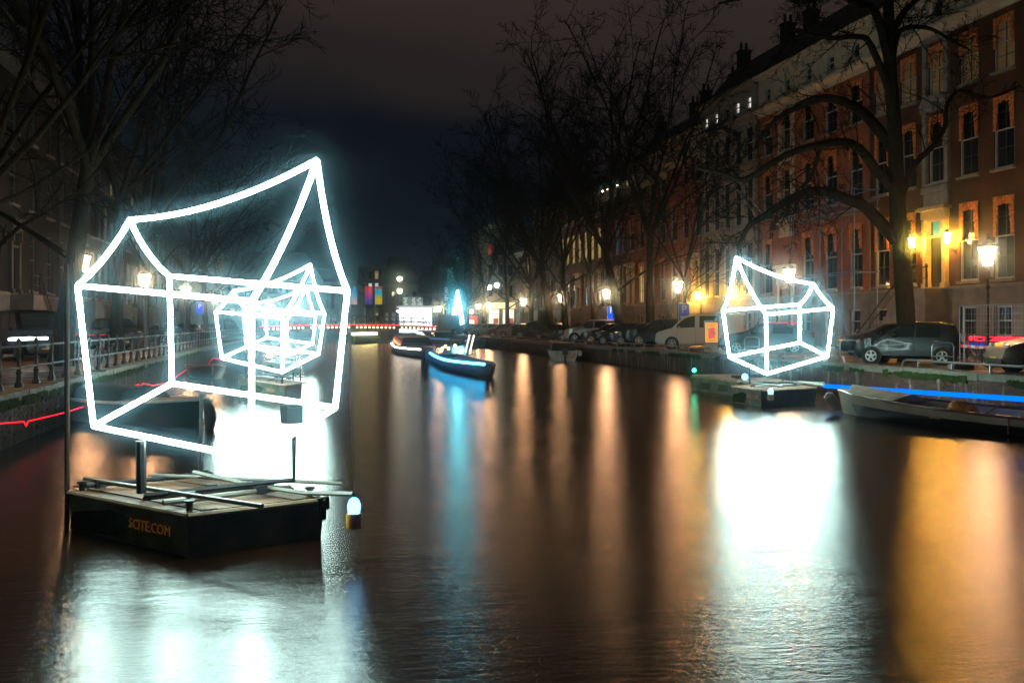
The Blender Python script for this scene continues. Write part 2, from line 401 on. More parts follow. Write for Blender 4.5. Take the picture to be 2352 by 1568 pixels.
def doorway(t, yc, z0, sx, w=1.15, h=3.3, tr=None, stoop=True, stone=M_CREAM, ent=True, lan=True):
    d = MB().box((sx*.16, yc, z0+1.2), (.07, w, 2.4))
    for zz in (.55, 1.45, 2.05): d.box((sx*.118, yc, z0+zz), (.02, w*.6, .55 if zz < 2 else .25))
    do = d.build('door', M_DOOR, t)
    MB().sph((sx*.1, yc-w*.38, z0+1.05), .04).build('door_knob', M_CHROME, do)
    MB().box((sx*.14, yc, z0+2.92), (.02, w-.1, .82)).build('transom_pane', tr or G_DARK, t)
    s = MB()
    for sg in (-1, 1):
        s.box((-sx*.06, yc+sg*(w/2+.17), z0+h/2), (.26, .3, h))
        s.box((-sx*.12, yc+sg*(w/2+.17), z0+h-.35), (.32, .22, .55)); s.box((-sx*.1, yc+sg*(w/2+.17), z0+.12), (.34, .36, .24))
    s.box((-sx*.05, yc, z0+2.45), (.2, w, .12)); s.box((-sx*.05, yc, z0+h-.05), (.24, w, .16))
    if ent:
        s.box((-sx*.1, yc, z0+h+.2), (.34, w+.75, .4)).box((-sx*.2, yc, z0+h+.45), (.52, w+1.1, .12)).box((-sx*.16, yc, z0+h+.54), (.42, w+.95, .07))
    s.build('door_surround', stone, t)
    if stoop:
        n = max(2, int((z0-QZ)/.19)); st = MB()
        st.box((-sx*.6, yc, (z0+QZ)/2-.02), (1.2, w+.5, z0-QZ-.04))
        for i in range(n): st.box((-sx*.6, yc+(w/2+.25+.14+.27*i), (QZ+z0-.19*(i+1))/2), (1.18, .27, max(.05, z0-.19*(i+1)-QZ)))
        st.build('stoop_steps', M_PLINTH, t)
        r = MB(); e = yc+w/2+.3; e2 = e+.27*n
        for xx in (-sx*1.12,):
            r.bar((xx, e, z0+.95), (xx, e2, QZ+.95), .035); r.bar((xx, e, z0+.45), (xx, e2, QZ+.5), .02)
            r.lathe([(.07, 0), (.05, .3), (.07, .55), (.045, .9), (.09, 1.0), (.03, 1.12)], 8, (xx, e, z0)).lathe([(.07, 0), (.05, .3), (.07, .55), (.045, .9), (.09, 1.0), (.03, 1.12)], 8, (xx, e2, QZ))
            r.bar((xx, yc-w/2-.25, z0+.95), (xx, e, z0+.95), .035); r.bar((xx, yc-w/2-.25, z0+.45), (xx, e, z0+.45), .02)
            r.lathe([(.07, 0), (.05, .3), (.07, .55), (.045, .9), (.09, 1.0), (.03, 1.12)], 8, (xx, yc-w/2-.25, z0))
        r.build('stoop_railing', M_BLACK, t)
    if lan:
        for sg in (-1, 1): wall_lantern(t, yc+sg*(w/2+.85), z0+2.35, sx, 1.0)
ROWS = [(1.85, 1.35), (4.35, 3.55), (9.1, 3.2), (13.3, 2.35)]
def canal_house(label, sx, x, y0, y1, m, bays=5, rows=ROWS, ztop=16.4, frieze=1.7, attic=True, roof=3.0, door=None, awn=(), lit={}, lod=0, ww=None, bars=True, frm=M_CREAM, stone=M_CREAM, tr=None, lan=False, group='canal houses along the quay', skip=(), chim=2, parapet=None, basement=True, depth=11, stoop=True):
    w = y1-y0; t = thing('canal_house', label, 'canal house', (x, y0, 0), group=group)
    bp = w/bays; ww = ww or min(1.35, bp*.56)
    openings = []
    for ri, (z, h) in enumerate(rows):
        for b in range(bays):
            if door == b and ri <= 1: continue
            if (ri, b) in skip: continue
            wv = ww*(.85 if ri == 0 else 1); openings.append((bp*(b+.5)-wv/2, z, wv, h, ri, b))
    rects = [(a, z, a+wv, z+h) for a, z, wv, h, _, _ in openings]
    if door is not None:
        dz = rows[1][0]-.25; yc = bp*(door+.5); rects.append((yc-.6, dz, yc+.6, dz+3.35))
    ys = sorted({0, w} | {r[0] for r in rects} | {r[2] for r in rects}); zs = sorted({QZ-.05, ztop} | {r[1] for r in rects} | {r[3] for r in rects})
    mb = MB(); dep_ = sx*.2
    for i in range(len(ys)-1):
        for j in range(len(zs)-1):
            a, b, c, d = ys[i], ys[i+1], zs[j], zs[j+1]; my, mz = (a+b)/2, (c+d)/2
            if any(r[0] < my < r[2] and r[1] < mz < r[3] for r in rects): continue
            mb.quad((0, a, c), (0, b, c), (0, b, d), (0, a, d))
    for a, c, b, d in rects:
        mb.quad((0, a, c), (dep_, a, c), (dep_, a, d), (0, a, d)); mb.quad((0, b, c), (0, b, d), (dep_, b, d), (dep_, b, c))
        mb.quad((0, a, d), (dep_, a, d), (dep_, b, d), (0, b, d)); mb.quad((0, a, c), (0, b, c), (dep_, b, c), (dep_, a, c))
        mb.quad((dep_, a, c), (dep_, b, c), (dep_, b, d), (dep_, a, d))
    D = sx*depth
    mb.quad((0, 0, QZ-.05), (D, 0, QZ-.05), (D, 0, ztop), (0, 0, ztop)); mb.quad((0, w, QZ-.05), (D, w, QZ-.05), (D, w, ztop), (0, w, ztop)); mb.quad((D, 0, QZ-.05), (D, w, QZ-.05), (D, w, ztop), (D, 0, ztop))
    me = bpy.data.meshes.new('wall'); me.from_pydata(mb.v, [], mb.f); me.materials.append(m); wo_ = bpy.data.objects.new('wall', me); C.objects.link(wo_); wo_.parent = t
    zb = rows[1][0]-.32
    if basement:
        pl = MB(); c = -sx*.035; bas = [r for r in rects if r[1] < zb-.3 and r[3] < zb+.1]; e = sorted(bas)
        y = 0
        for r in e:
            if r[0]-y > .05: pl.box((c, (y+r[0])/2, (QZ+zb)/2), (.07, r[0]-y, zb-QZ))
            y = r[2]
        pl.box((c, (y+w)/2, (QZ+zb)/2), (.07, w-y, zb-QZ))
        for r in e: pl.box((c, (r[0]+r[2])/2, (r[3]+zb)/2), (.07, r[2]-r[0], zb-r[3])); pl.box((c, (r[0]+r[2])/2, (r[1]+QZ)/2), (.07, r[2]-r[0], r[1]-QZ))
        pl.build('plinth', M_PLINTH, t)
    if lod < 2:
        sc_ = MB()
        sc_.box((-sx*.06, w/2, zb+.07), (.12, w, .13)); sc_.build('string_course', M_STONE, t)
    for a, z, wv, h, ri, b in openings:
        g = lit.get((ri, b)) or lit.get(ri)
        put_window(t, a, z, wv, h, sx, g, bars, lod, awn=(ri in awn and h > 1.5))
    if door is not None: doorway(t, bp*(door+.5), rows[1][0]-.25, sx, tr=tr, stone=stone, lan=lan, stoop=stoop)
    if lod < 2:
        for yy in ((w-.16,) if sx > 0 else (.16,)): MB().tube([(-sx*.3, yy, ztop-.1), (-sx*.1, yy, ztop-.6), (-sx*.1, yy, QZ+.15)], .05, 6).box((-sx*.08, yy, 5.6), (.12, .16, .04)).box((-sx*.08, yy, 10.2), (.12, .16, .04)).build('drainpipe', M_LTRIM, t)
    # cornice, frieze, gutter
    prof = [(0, ztop-.35), (-sx*.12, ztop-.32), (-sx*.16, ztop-.12), (-sx*.45, ztop), (-sx*.48, ztop+.13), (0, ztop+.18)]
    cm = MB(); cm.prism([(p, q) for p, q in prof], 'y', .02, w-.02); 
    cm.build('cornice', frm, t)
    zt = ztop+.181
    if frieze:
        fm = MB()
        aw, ah = .74, .86; aps = []
        if attic:
            aps = [(bp*(b+.5)-aw/2, bp*(b+.5)+aw/2) for b in range(bays)]
        za, zc = zt+.40, zt+.40+ah; fx0, fx1 = -sx*.02, sx*.3
        def bx(a, b, c, d): fm.box(((fx0+fx1)/2, (a+b)/2, (c+d)/2), (abs(fx1-fx0), b-a, d-c))
        bx(0.01, w-.01, zt, za); bx(0.01, w-.01, zc, zt+frieze)
        y = .01
        for a, b in aps: bx(y, a, za+.001, zc-.001); y = b
        bx(y, w-.01, za+.001, zc-.001)
        fm.prism([(0, zt+frieze+.002), (-sx*.25, zt+frieze+.06), (-sx*.5, zt+frieze+.12), (-sx*.52, zt+frieze+.25), (0, zt+frieze+.25)], 'y', .01, w-.01)
        fm.build('frieze', frm, t)
        for bi, (a, b) in enumerate(aps): 
            k = ('attic', sx)
            g = lit.get(('a', bi)) or G_DARK
            put_window(t, a, za, aw, ah, sx, g, bars and lod < 1, max(1, lod) if lod < 2 else 2)
        zt += frieze+.25
    rf = MB(); ins = 2.6
    rf.add([(0, 0, zt), (0, w, zt), (D, w, zt), (D, 0, zt), (sx*ins, .2, zt+roof), (sx*ins, w-.2, zt+roof), (D-sx*ins, w-.2, zt+roof), (D-sx*ins, .2, zt+roof)],
           [(0, 1, 5, 4), (1, 2, 6, 5), (2, 3, 7, 6), (3, 0, 4, 7), (4, 5, 6, 7)])
    ro = rf.build('roof', M_ROOF, t)
    for i in range(chim):
        yy = w*(.12+.76*i/max(1, chim-1)); 
        MB().box((sx*2.9, yy, zt+roof*.75), (.8, .7, roof*1.2)).box((sx*2.9, yy, zt+roof*1.37), (.95, .85, .14)).lathe([(.12, 0), (.1, .5)], 8, (sx*2.7, yy, zt+roof*1.43)).lathe([(.12, 0), (.1, .5)], 8, (sx*3.1, yy, zt+roof*1.43)).build('chimney', B_DRK, ro)
    t['_zt'] = zt; t['_w'] = w
    return t
FX = 29.4
def fy(px): return atv(px, FX).y
# nearest house: dark brown brick, yellow doorway
y_end = fy(1998)
bw = (y_end-fy(2153))/2.5; y_start = y_end - bw*9
hA = canal_house('brown brick house with lantern lit yellow doorway at the right edge', 1, FX, y_start, y_end, B_BRN, 9, door=6, awn=(1, 2, 3), lit={3: G_DIM, ('a', 5): G_DIM}, lan=True, tr=mat('green blind in the transom', (.02, .3, .22), .4, em=(.05, .6, .42), es=.45), stone=mat('yellow door surround', (.55, .42, .2), .5), ztop=16.3, frieze=1.8)  # door surround coloured yellower than the default cream
# richly framed bay above the doorway
def bay_frame(t, yc, sx, mm):
    s = MB()
    for (z, h, w) in ((9.0, 3.5, 1.4), (13.2, 2.6, 1.35)):
        for sg in (-1, 1): s.box((-sx*.07, yc+sg*(w/2+.16), z+h/2), (.18, .3, h))
        s.box((-sx*.1, yc, z+h+.12), (.26, w+.75, .22)); s.box((-sx*.09, yc, z-.22), (.24, w+.66, .3))
    s.prism([(yc-1.15, 12.75), (yc+1.15, 12.75), (yc+.75, 13.2), (yc-.75, 13.2)], 'x', -sx*.3, -sx*.02)
    s.box((-sx*.05, yc, 8.3), (.12, 1.9, .95))
    s.build('window_surround', mm, t)
wA = hA['_w']; bay_frame(hA, wA/9*6.5, 1, M_STONE)
hB = canal_house('red brick house behind the blue scaffold, cream frieze with square attic windows', 1, FX, fy(1998)+.05, fy(1743), B_RED, 5, door=None, awn=(1, 2, 3), ztop=16.25, frieze=1.9, skip=((0, 3), (1, 3)))
doorway(hB, hB['_w']/5*3.5, 2.2, 1, w=1.3, stone=M_CREAM, lan=False); bay_frame(hB, hB['_w']/5*3.5, 1, M_CREAM)
hC = canal_house('grey sandstone house with pediment and two slanted flagpoles', 1, FX-.25, fy(1743)+.05, fy(1618), B_SAND, 5, ztop=16.2, frieze=1.9, lit={('a', 4): G_COLD, ('a', 3): G_COLD, ('a', 0): G_COLD, ('a', 1): G_COLD}, frm=B_SAND, lod=1)
wC = hC['_w']
MB().prism([(wC/2-1.8, 12.6), (wC/2+1.8, 12.6), (wC/2+1.6, 12.85), (wC/2, 13.6), (wC/2-1.6, 12.85)], 'x', -.45, -.02).build('pediment', B_SAND, hC)
for k, (y, z) in enumerate(((wC*.45, 7.6), (wC*-.02, 9.6))):
    MB().bar((-.05, y, z), (-2.6, y+.6, z+3.6), .05, 8, .03).sph((-2.6, y+.6, z+3.65), .08).build('flagpole', M_WHITE, hC)
    if k == 1: MB().bar((-.05, y-.9, z), (-2.6, y-.3, z+3.6), .05, 8, .03).build('flagpole', M_WHITE, hC)
for yy in (wC*.3, wC*.95): wall_lantern(hC, yy, 4.6, 1, 1.1)
hD = canal_house('narrow red brick house with two bays of orange awnings', 1, FX, fy(1618)+.05, fy(1535), B_RED, 3, door=0, awn=(1, 2, 3), ztop=15.4, frieze=1.5, attic=False, lod=1)
hE = canal_house('brown brick house with tall awnings and white cornice beside the trunks', 1, FX, fy(1535)+.05, fy(1440), B_MID, 4, door=3, awn=(1, 2), ztop=14.8, frieze=1.6, attic=False, lod=1, frm=M_WHITE, lit={(1, 2): G_LIT, (1, 1): G_LIT})
hF = canal_house('dark house with small lights along its roof terrace', 1, FX, fy(1440)+.05, fy(1384), B_BRN, 4, door=1, awn=(2,), ztop=15.0, frieze=0, lod=1, roof=1.2, lit={(2, 1): G_BLUE})
TL = emis('terrace light', (1, .8, .5), 25)
for i in range(5):
    MB().sph((-.3, .5+i*hF['_w']/5, 15.6), .09, 6, 4).build('terrace_light', TL, hF)
hG = canal_house('long brown brick house with a row of yellow lit windows', 1, FX, fy(1384)+.05, fy(1285), B_MID, 7, door=3, ztop=13.6, frieze=0, lod=2, roof=3.5, lit={2: G_LIT, (1, 0): G_PALE, (1, 1): G_PALE}, chim=3)
hH = canal_house('tall gabled dark house between the thick trunks', 1, FX, fy(1285)+.05, fy(1225), B_BRN, 5, door=2, ztop=15.4, frieze=1.2, attic=False, lod=2, roof=2.5)
hI = canal_house('dark brick house next to the corner shop', 1, FX, fy(1225)+.05, fy(1184), B_MID, 5, door=1, ztop=12.2, frieze=0, lod=2, roof=3.0, lit={(2, 1): G_LIT}, rows=[(1.85, 1.2), (4.2, 2.6), (8.0, 2.4), (10.6, 1.2)])
# left row
LX = -14.75
def ly(px): return atv(px, LX).y
LR = [(1.8, 1.3), (4.2, 3.3), (8.6, 2.9), (12.3, 2.2)]
ledge = [-180, 132, 236, 300, 345, 392, 432]
llab = ['very dark brick house at the left edge, trees in front', 'dark house with pale cornice behind the leaning left tree', 'dark left house with yellow lit upper windows', 'left house with tall lit stair windows', 'narrow dark left house beyond the lit windows', 'far left brick house behind the light houses']
for i in range(6):
    y0 = max(28, ly(ledge[i])) if ledge[i] > -100 else 24; y1 = ly(ledge[i+1])-.05
    lit = [{(0, 6): G_LIT}, {(3, 4): G_LIT, (0, 2): G_LIT, ('a', 4): G_LIT}, {(3, 1): G_LIT, (3, 2): G_LIT, (2, 0): G_LIT, ('a', 0): G_LIT}, {(2, 1): G_LIT, (1, 3): G_LIT, (3, 0): G_LIT}, {(1, 1): G_LIT}, {(1, 2): G_LIT, (2, 2): G_LIT}][i]
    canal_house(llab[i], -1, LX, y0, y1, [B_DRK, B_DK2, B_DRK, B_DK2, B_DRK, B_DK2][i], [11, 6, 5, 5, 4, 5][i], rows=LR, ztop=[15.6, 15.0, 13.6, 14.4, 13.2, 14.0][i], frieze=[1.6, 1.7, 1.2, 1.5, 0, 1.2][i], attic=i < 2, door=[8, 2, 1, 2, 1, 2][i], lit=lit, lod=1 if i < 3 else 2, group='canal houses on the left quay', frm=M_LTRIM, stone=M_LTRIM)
# ================================================================== far end: bridge and the square beyond
def text_mesh(s, size, depth, m, name='lettering', sq=1.0):
    cu = bpy.data.curves.new('t', 'FONT'); cu.body = s; cu.size = size; cu.extrude = depth; cu.align_x = 'CENTER'; cu.align_y = 'CENTER'; cu.resolution_u = 2
    ob = bpy.data.objects.new('t', cu); C.objects.link(ob)
    dg = bpy.context.evaluated_depsgraph_get(); dg.update()
    me = bpy.data.meshes.new_from_object(ob.evaluated_get(dg)); bpy.data.objects.remove(ob)
    me.name = name; me.materials.clear(); me.materials.append(m); return me
BYY = 152.0
M_BRIDGE = mat('dark bridge steel', (.03, .028, .028), .6, 0, .3)
M_BSTONE = mat('bridge abutment stone', (.10, .095, .085), .8, 0, .4, .8, .3, 8)
def pb(px, py, Y=BYY): return P(px, py, Y)
xL, xR = VL-.2, VR+.2
by = fy(1184)*0+142
t = thing('canal_bridge', 'low bridge across the canal edged with red light and round bulbs', 'bridge', (0, by, 0))
n = 24; dk = MB(); rail = MB(); red = MB()
def hz(x): u = (x-(xL+xR)/2)/((xR-xL)/2); return 1.85+.30*(1-u*u)
xs = [xL+(xR-xL)*i/n for i in range(n+1)]
for i in range(n):
    a, b = xs[i], xs[i+1]; za, zb = hz(a), hz(b)
    dk.add([(a, 0, za-.35), (b, 0, zb-.35), (b, 0, zb+.15), (a, 0, za+.15), (a, 12, za-.35), (b, 12, zb-.35), (b, 12, zb+.15), (a, 12, za+.15)], [(0, 1, 2, 3), (4, 7, 6, 5), (0, 4, 5, 1), (3, 2, 6, 7)])
    for yy in (.15, 11.85):
        for h in (.55, 1.15): rail.bar((a, yy, za+.15+h), (b, yy, zb+.15+h), .03, 4)
        rail.bar((a, yy, za+.15), (a, yy, za+1.4), .04, 5)
    red.bar((a, -.06, za+.17), (b, -.06, zb+.17), .045, 5)
dk.build('deck', M_BRIDGE, t); rail.build('railing', M_BLACK, t)
red.build('red_light_strip', emis('red light strip', (1, .03, .02), 3.5), t)
BLB = MB().sph((0, 0, 0), .13, 8, 5).mesh('light_bulb', emis('bulb glow', (1, .55, .25), 9), 'all')
x = xL+.6; k = 0
while x < xR-.3:
    if k % 11 != 10: inst('light_bulb', BLB, t, (x, -.12, hz(x)-.18))
    x += .56; k += 1
for px_ in (xL+8, xR-8): MB().box((px_, 6, .3), (1.2, 11.6, 2.6)).build('pier', M_BSTONE, t)
t2 = thing('bridge_pier', 'dark stone pier with bollard poles at the right end of the bridge', 'pier', (VR+.6, by-3, 0))
MB().box((.2, 0, 1.8), (3.0, 2.4, 3.4)).box((.2, 0, 3.58), (3.2, 2.6, .18)).build('masonry', M_BSTONE, t2)
for i in range(4): MB().lathe([(.1, -.3), (.1, 4.2), (.05, 4.3)], 6, (1.2+.5*i-2.6*0, -2.2, 0)).build('mooring_pole', M_BARK, t2)
M_FAR = mat('far pale stone', (.13, .11, .09), .8, 0, .25, .5, .1, 6)
M_FARD = mat('far dark stone', (.06, .055, .055), .8, 0, .35, .5)
M_FARB = mat('far brown brick', (.10, .065, .05), .8, 0, .3, .4)
def far_block(name, label, x0, x1, y, z1, m, cols, rows, dpt=12, roof=0.0, lit=0.1, pedi=False, rr=None, ww=.5, wh=.62, glass=None):
    rr = rr or random.Random(len(label)); w = x1-x0
    o = thing(name, label, 'building', (x0, y, 0), group='buildings beyond the bridge')
    MB().box((w/2, dpt/2, (z1+QZ)/2), (w, dpt, z1-QZ)).build('wall', m, o)
    c = MB().box((w/2, -.12, z1-.25), (w+.4, .5, .5)); c.build('cornice', M_FAR, o)
    rh = (z1-QZ-.8)/rows; cw = w/cols; wm = None
    fm = MB().box((0, -.03, 0), (cw*ww+.22, .1, rh*wh+.22)).mesh('window', M_FAR)
    gm = {}
    for r in range(rows):
        for cc in range(cols):
            g = G_DARK if rr.random() > lit else (G_LIT if rr.random() < .6 else G_COLD)
            if g.name not in gm: gm[g.name] = MB().box((0, -.09, 0), (cw*ww, .05, rh*wh)).box((0, -.13, 0), (.07, .04, rh*wh)).mesh('pane', g)
            f = inst('window', fm, o, (cw*(cc+.5), 0, QZ+.3+rh*(r+.5))); inst('pane', gm[g.name], f)
    if roof:
        q = min(3, w*.2)
        ro = MB().add([(0, 0, z1), (w, 0, z1), (w, dpt, z1), (0, dpt, z1), (q, 2.5, z1+roof), (w-q, 2.5, z1+roof), (w-q, dpt-2, z1+roof), (q, dpt-2, z1+roof)], [(0, 1, 5, 4), (1, 2, 6, 5), (2, 3, 7, 6), (3, 0, 4, 7), (4, 5, 6, 7)]).build('roof', M_ROOF, o)
        for i in range(2): MB().box((w*(.3+.4*i), 2.2, z1+roof*.2), (.9, 1.6, roof*.35)).build('dormer', M_FARB, ro)
    if pedi:
        MB().prism([(-.3, z1), (w+.3, z1), (w/2, z1+2.6)], 'y', -.3, .5).build('pediment', M_FAR, o)
        for i in range(6):
            MB().lathe([(.42, QZ+4), (.36, z1-.8), (.5, z1-.5)], 10, (w*(i+.5)/6, -.7, 0)).build('column', M_FAR, o)
        MB().box((w/2, -.7, QZ+3.7), (w, 1.2, .5)).build('ledge', M_FAR, o)
    return o
FY = 178.0
def fxp(px, Y=FY): return P(px, HY, Y)
def farx(px, y=FY): # x where the line of sight through px meets the plane y
    a = (px-CX)/F; Y = y/(CT-a*ST); return a*Y*CT+Y*ST
def farz(px, py, y=FY): a = (px-CX)/F; Y = y/(CT-a*ST); return HC+(HY-py)/F*Y
far_block('classical_building', 'pale classical building with pediment and columns behind the left bridge end', farx(748), farx(836), FY, farz(800, 664), M_FAR, 6, 2, pedi=True, lit=.12)
far_block('tower_block', 'dark tower block with pale top storey behind the banners', farx(834), farx(880), FY+8, farz(850, 605), M_FARD, 3, 5, lit=.3, dpt=8)
far_block('stone_building', 'brown stone building with tall sash windows right of the banners', farx(882), farx(962), FY+2, farz(900, 652), M_FARB, 5, 2, roof=5, lit=0)
far_block('dark_building', 'unlit building behind the bright kiosk', farx(964), farx(1108), FY+14, farz(1000, 668), M_FARD, 8, 3, roof=4, lit=.06)
far_block('dark_left_building', 'dim building left of the pediment, behind the light houses', farx(520), farx(742), FY+4, farz(640, 640), M_FARB, 12, 4, roof=5, lit=.12)
# banners on poles
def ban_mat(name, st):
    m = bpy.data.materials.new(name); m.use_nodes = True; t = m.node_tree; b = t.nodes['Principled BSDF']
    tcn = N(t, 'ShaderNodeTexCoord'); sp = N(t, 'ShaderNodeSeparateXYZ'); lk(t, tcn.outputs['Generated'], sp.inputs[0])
    rp = ramp(t, st, sp.outputs[2]); lk(t, rp.outputs[0], b.inputs['Base Color']); lk(t, rp.outputs[0], b.inputs['Emission Color']); b.inputs['Emission Strength'].default_value = .55; b.inputs['Roughness'].default_value = .8  # cloth emits its own colours in place of light falling on it
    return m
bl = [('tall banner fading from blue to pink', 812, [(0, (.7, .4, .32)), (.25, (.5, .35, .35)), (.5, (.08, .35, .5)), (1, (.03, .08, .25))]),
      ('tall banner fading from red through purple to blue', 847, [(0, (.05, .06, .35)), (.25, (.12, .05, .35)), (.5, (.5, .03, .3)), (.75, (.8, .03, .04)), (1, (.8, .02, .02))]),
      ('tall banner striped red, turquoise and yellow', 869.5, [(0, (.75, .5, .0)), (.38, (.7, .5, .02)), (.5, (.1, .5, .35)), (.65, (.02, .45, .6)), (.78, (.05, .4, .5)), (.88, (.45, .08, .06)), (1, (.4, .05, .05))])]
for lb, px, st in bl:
    x = farx(px, FY-8); o = thing('banner', lb+' before the square', 'banner', (x, FY-8, QZ), group='banners on poles')
    zt, zb = farz(px, 657, FY-8)-QZ, farz(px, 699, FY-8)-QZ
    MB().lathe([(.09, 0), (.06, zt+.4), (.1, zt+.5)], 6, (-.62, 0, 0)).build('pole', M_STEEL, o)
    f = MB(); n = 8
    for i in range(n):
        a, b = -.55+1.15*i/n, -.55+1.15*(i+1)/n; d1, d2 = .06*sin(i*1.3), .06*sin((i+1)*1.3)
        f.add([(a, d1, zb), (b, d2, zb), (b, d2, zt), (a, d1, zt), (a, d1+.02, zb), (b, d2+.02, zb), (b, d2+.02, zt), (a, d1+.02, zt)], [(0, 1, 2, 3), (4, 7, 6, 5)])
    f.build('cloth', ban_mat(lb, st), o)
    if px == 847: inst('lettering', text_mesh('ER', .5, .01, M_WHITE), o, (0, 0, 0)).matrix_local = Matrix.Translation((-.35, -.09, zb+.8)) @ Matrix.Rotation(pi/2, 4, 'X') @ Matrix.Rotation(pi/2, 4, 'Z')
# kiosk
ky = FY-14; kx0, kx1 = farx(921, ky), farx(997, ky); kz = farz(960, 706, ky)
K = thing('kiosk', 'brightly lit kiosk with a menu board on its roof at the bridge end', 'kiosk', (kx0, ky, QZ))
w = kx1-kx0; kz -= QZ
M_KIN = mat('kiosk inside', (.8, .8, .76), .5, em=(.93, 1, .97), es=2.2)
MB().box((w/2, 3, kz/2), (w, .2, kz)).box((w/2, 1.5, .5), (w-.3, .9, 1.0)).build('back_wall', M_KIN, K)
MB().box((w/2, 1.5, kz+.12), (w+.8, 4.2, .24)).build('canopy', mat('kiosk canopy', (.5, .48, .4), .5, em=(1, .95, .8), es=.5), K)
for x in (.1, w*.33, w*.66, w-.1): MB().box((x, -.2, kz/2), (.12, .12, kz)).build('post', M_WHITE, K)
mb_ = MB().box((w*.36, .2, kz+1.0), (w*.62, .15, 1.35)).build('menu_board', mat('menu board', (.06, .07, .06), .5, em=(.5, .6, .5), es=.25), K)
mbt = MB(); rr = random.Random(5)
for r in range(4):
    for cx_ in (.12, .34, .52): mbt.box((w*cx_+rr.uniform(0, .3), .1, kz+.5+.32*r), (w*rr.uniform(.06, .13), .03, .12))
mbt.build('menu_line', emis('menu line', (1, 1, .9), 1.0), mb_)
for i, (x, z) in enumerate(((-.5, kz-.6), (w+.1, kz-.5), (-.2, .8), (w+.2, .9))): MB().sph((x, -.4, z), .2, 8, 5).build('spot_lamp', emis('kiosk spot', (1, .9, .7), 14), K)
cl = [(.1, .5, .7), (.6, .1, .15), (.1, .4, .25)]
for i in range(5): MB().box((w*(.55+.09*i), .5, .75), (.35, .3, .5)).build('display_box', mat('display%d' % (i % 3), cl[i % 3], .5, em=cl[i % 3], es=.5), K)
# corner shop with lit ground floor at the end of the right row
sx0, sx1 = 1112, 1186; sy = 152
s = thing('corner_shop', 'pale corner building with brightly lit shop front and a red window above', 'shop', (farx(sx0, sy), sy, 0))
w = (farx(sx1, sy)-farx(sx0, sy)); zt = farz(1150, 522, sy)
MB().box((w/2, 6, (zt+QZ)/2), (w, 11, zt-QZ)).build('wall', mat('warm plaster', (.36, .27, .19), .8, 0, .25, .6), s)
MB().box((w/2, -.2, zt+.1), (w+.6, .9, .5)).build('cornice', M_CREAM, s)
MB().box((w/2, -.25, 5.2), (w, .5, .9)).build('fascia', mat('lit fascia', (.6, .5, .3), .6, em=(1, .75, .38), es=1.3), s)  # emission stands in for lamplight on the fascia
SW = mat('lit shop window', (.7, .65, .5), .4, 0, .3, 1.2, em=(1, .84, .54), es=1.8)
for i in range(2):
    f = MB().box((w*(.28+.46*i), -.12, 2.9), (w*.38, .2, 3.7)).build('shop_window', M_CREAM, s)
    MB().box((w*(.28+.46*i), -.25, 2.9), (w*.33, .06, 3.3)).build('pane', SW, f)
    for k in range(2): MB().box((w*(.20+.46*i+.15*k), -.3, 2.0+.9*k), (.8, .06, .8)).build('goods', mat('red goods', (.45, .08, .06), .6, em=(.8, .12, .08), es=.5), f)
for r in range(3):
    for c_ in range(3):
        g = mat('red lit room', (.5, .08, .05), .4, em=(1, .1, .06), es=.35) if (r, c_) == (2, 0) else G_DARK
        f = MB().box((w*(.2+.3*c_), -.04, 7.4+3.1*r), (w*.17, .12, 2.0)).build('window', M_CREAM, s); MB().box((w*(.2+.3*c_), -.12, 7.4+3.1*r), (w*.14, .05, 1.75)).build('pane', g, f)
rs = thing('red_kiosk', 'small stall glowing red under a glaring lamp left of the corner shop', 'stall', (farx(1066, 148), 148, QZ))
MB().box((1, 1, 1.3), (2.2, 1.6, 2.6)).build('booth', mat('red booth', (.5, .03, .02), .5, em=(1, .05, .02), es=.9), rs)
MB().box((1, 0, 2.72), (2.6, 1.4, .16)).build('roof', M_BLACK, rs); MB().box((1, .15, 1.3), (1.0, .08, 1.4)).build('hatch', emis('booth light', (1, .5, .25), 4), rs)
MB().sph((1, -.5, 3.2), .28, 8, 5).build('lamp', emis('glare lamp', (1, .72, .35), 30), rs)
# bright gas lamps beside
# cyan tree of light and lit trunk
cyy = 140; cx_ = farx(1051, cyy)
ct = thing('light_cone', 'glowing cyan light cone standing at the end of the right quay', 'light sculpture', (cx_, cyy, QZ))
sc_ = cyy/CT/F
MB().lathe([(12*sc_, 0.4), (14*sc_, 28*sc_), (10*sc_, 62*sc_), (2*sc_, 100*sc_)], 12).build('glowing_cone', emis('cyan cone', (.25, .92, 1.0), 40), ct)
MB().lathe([(.5, 0), (.3, .45)], 10).build('base', M_BLACK, ct)
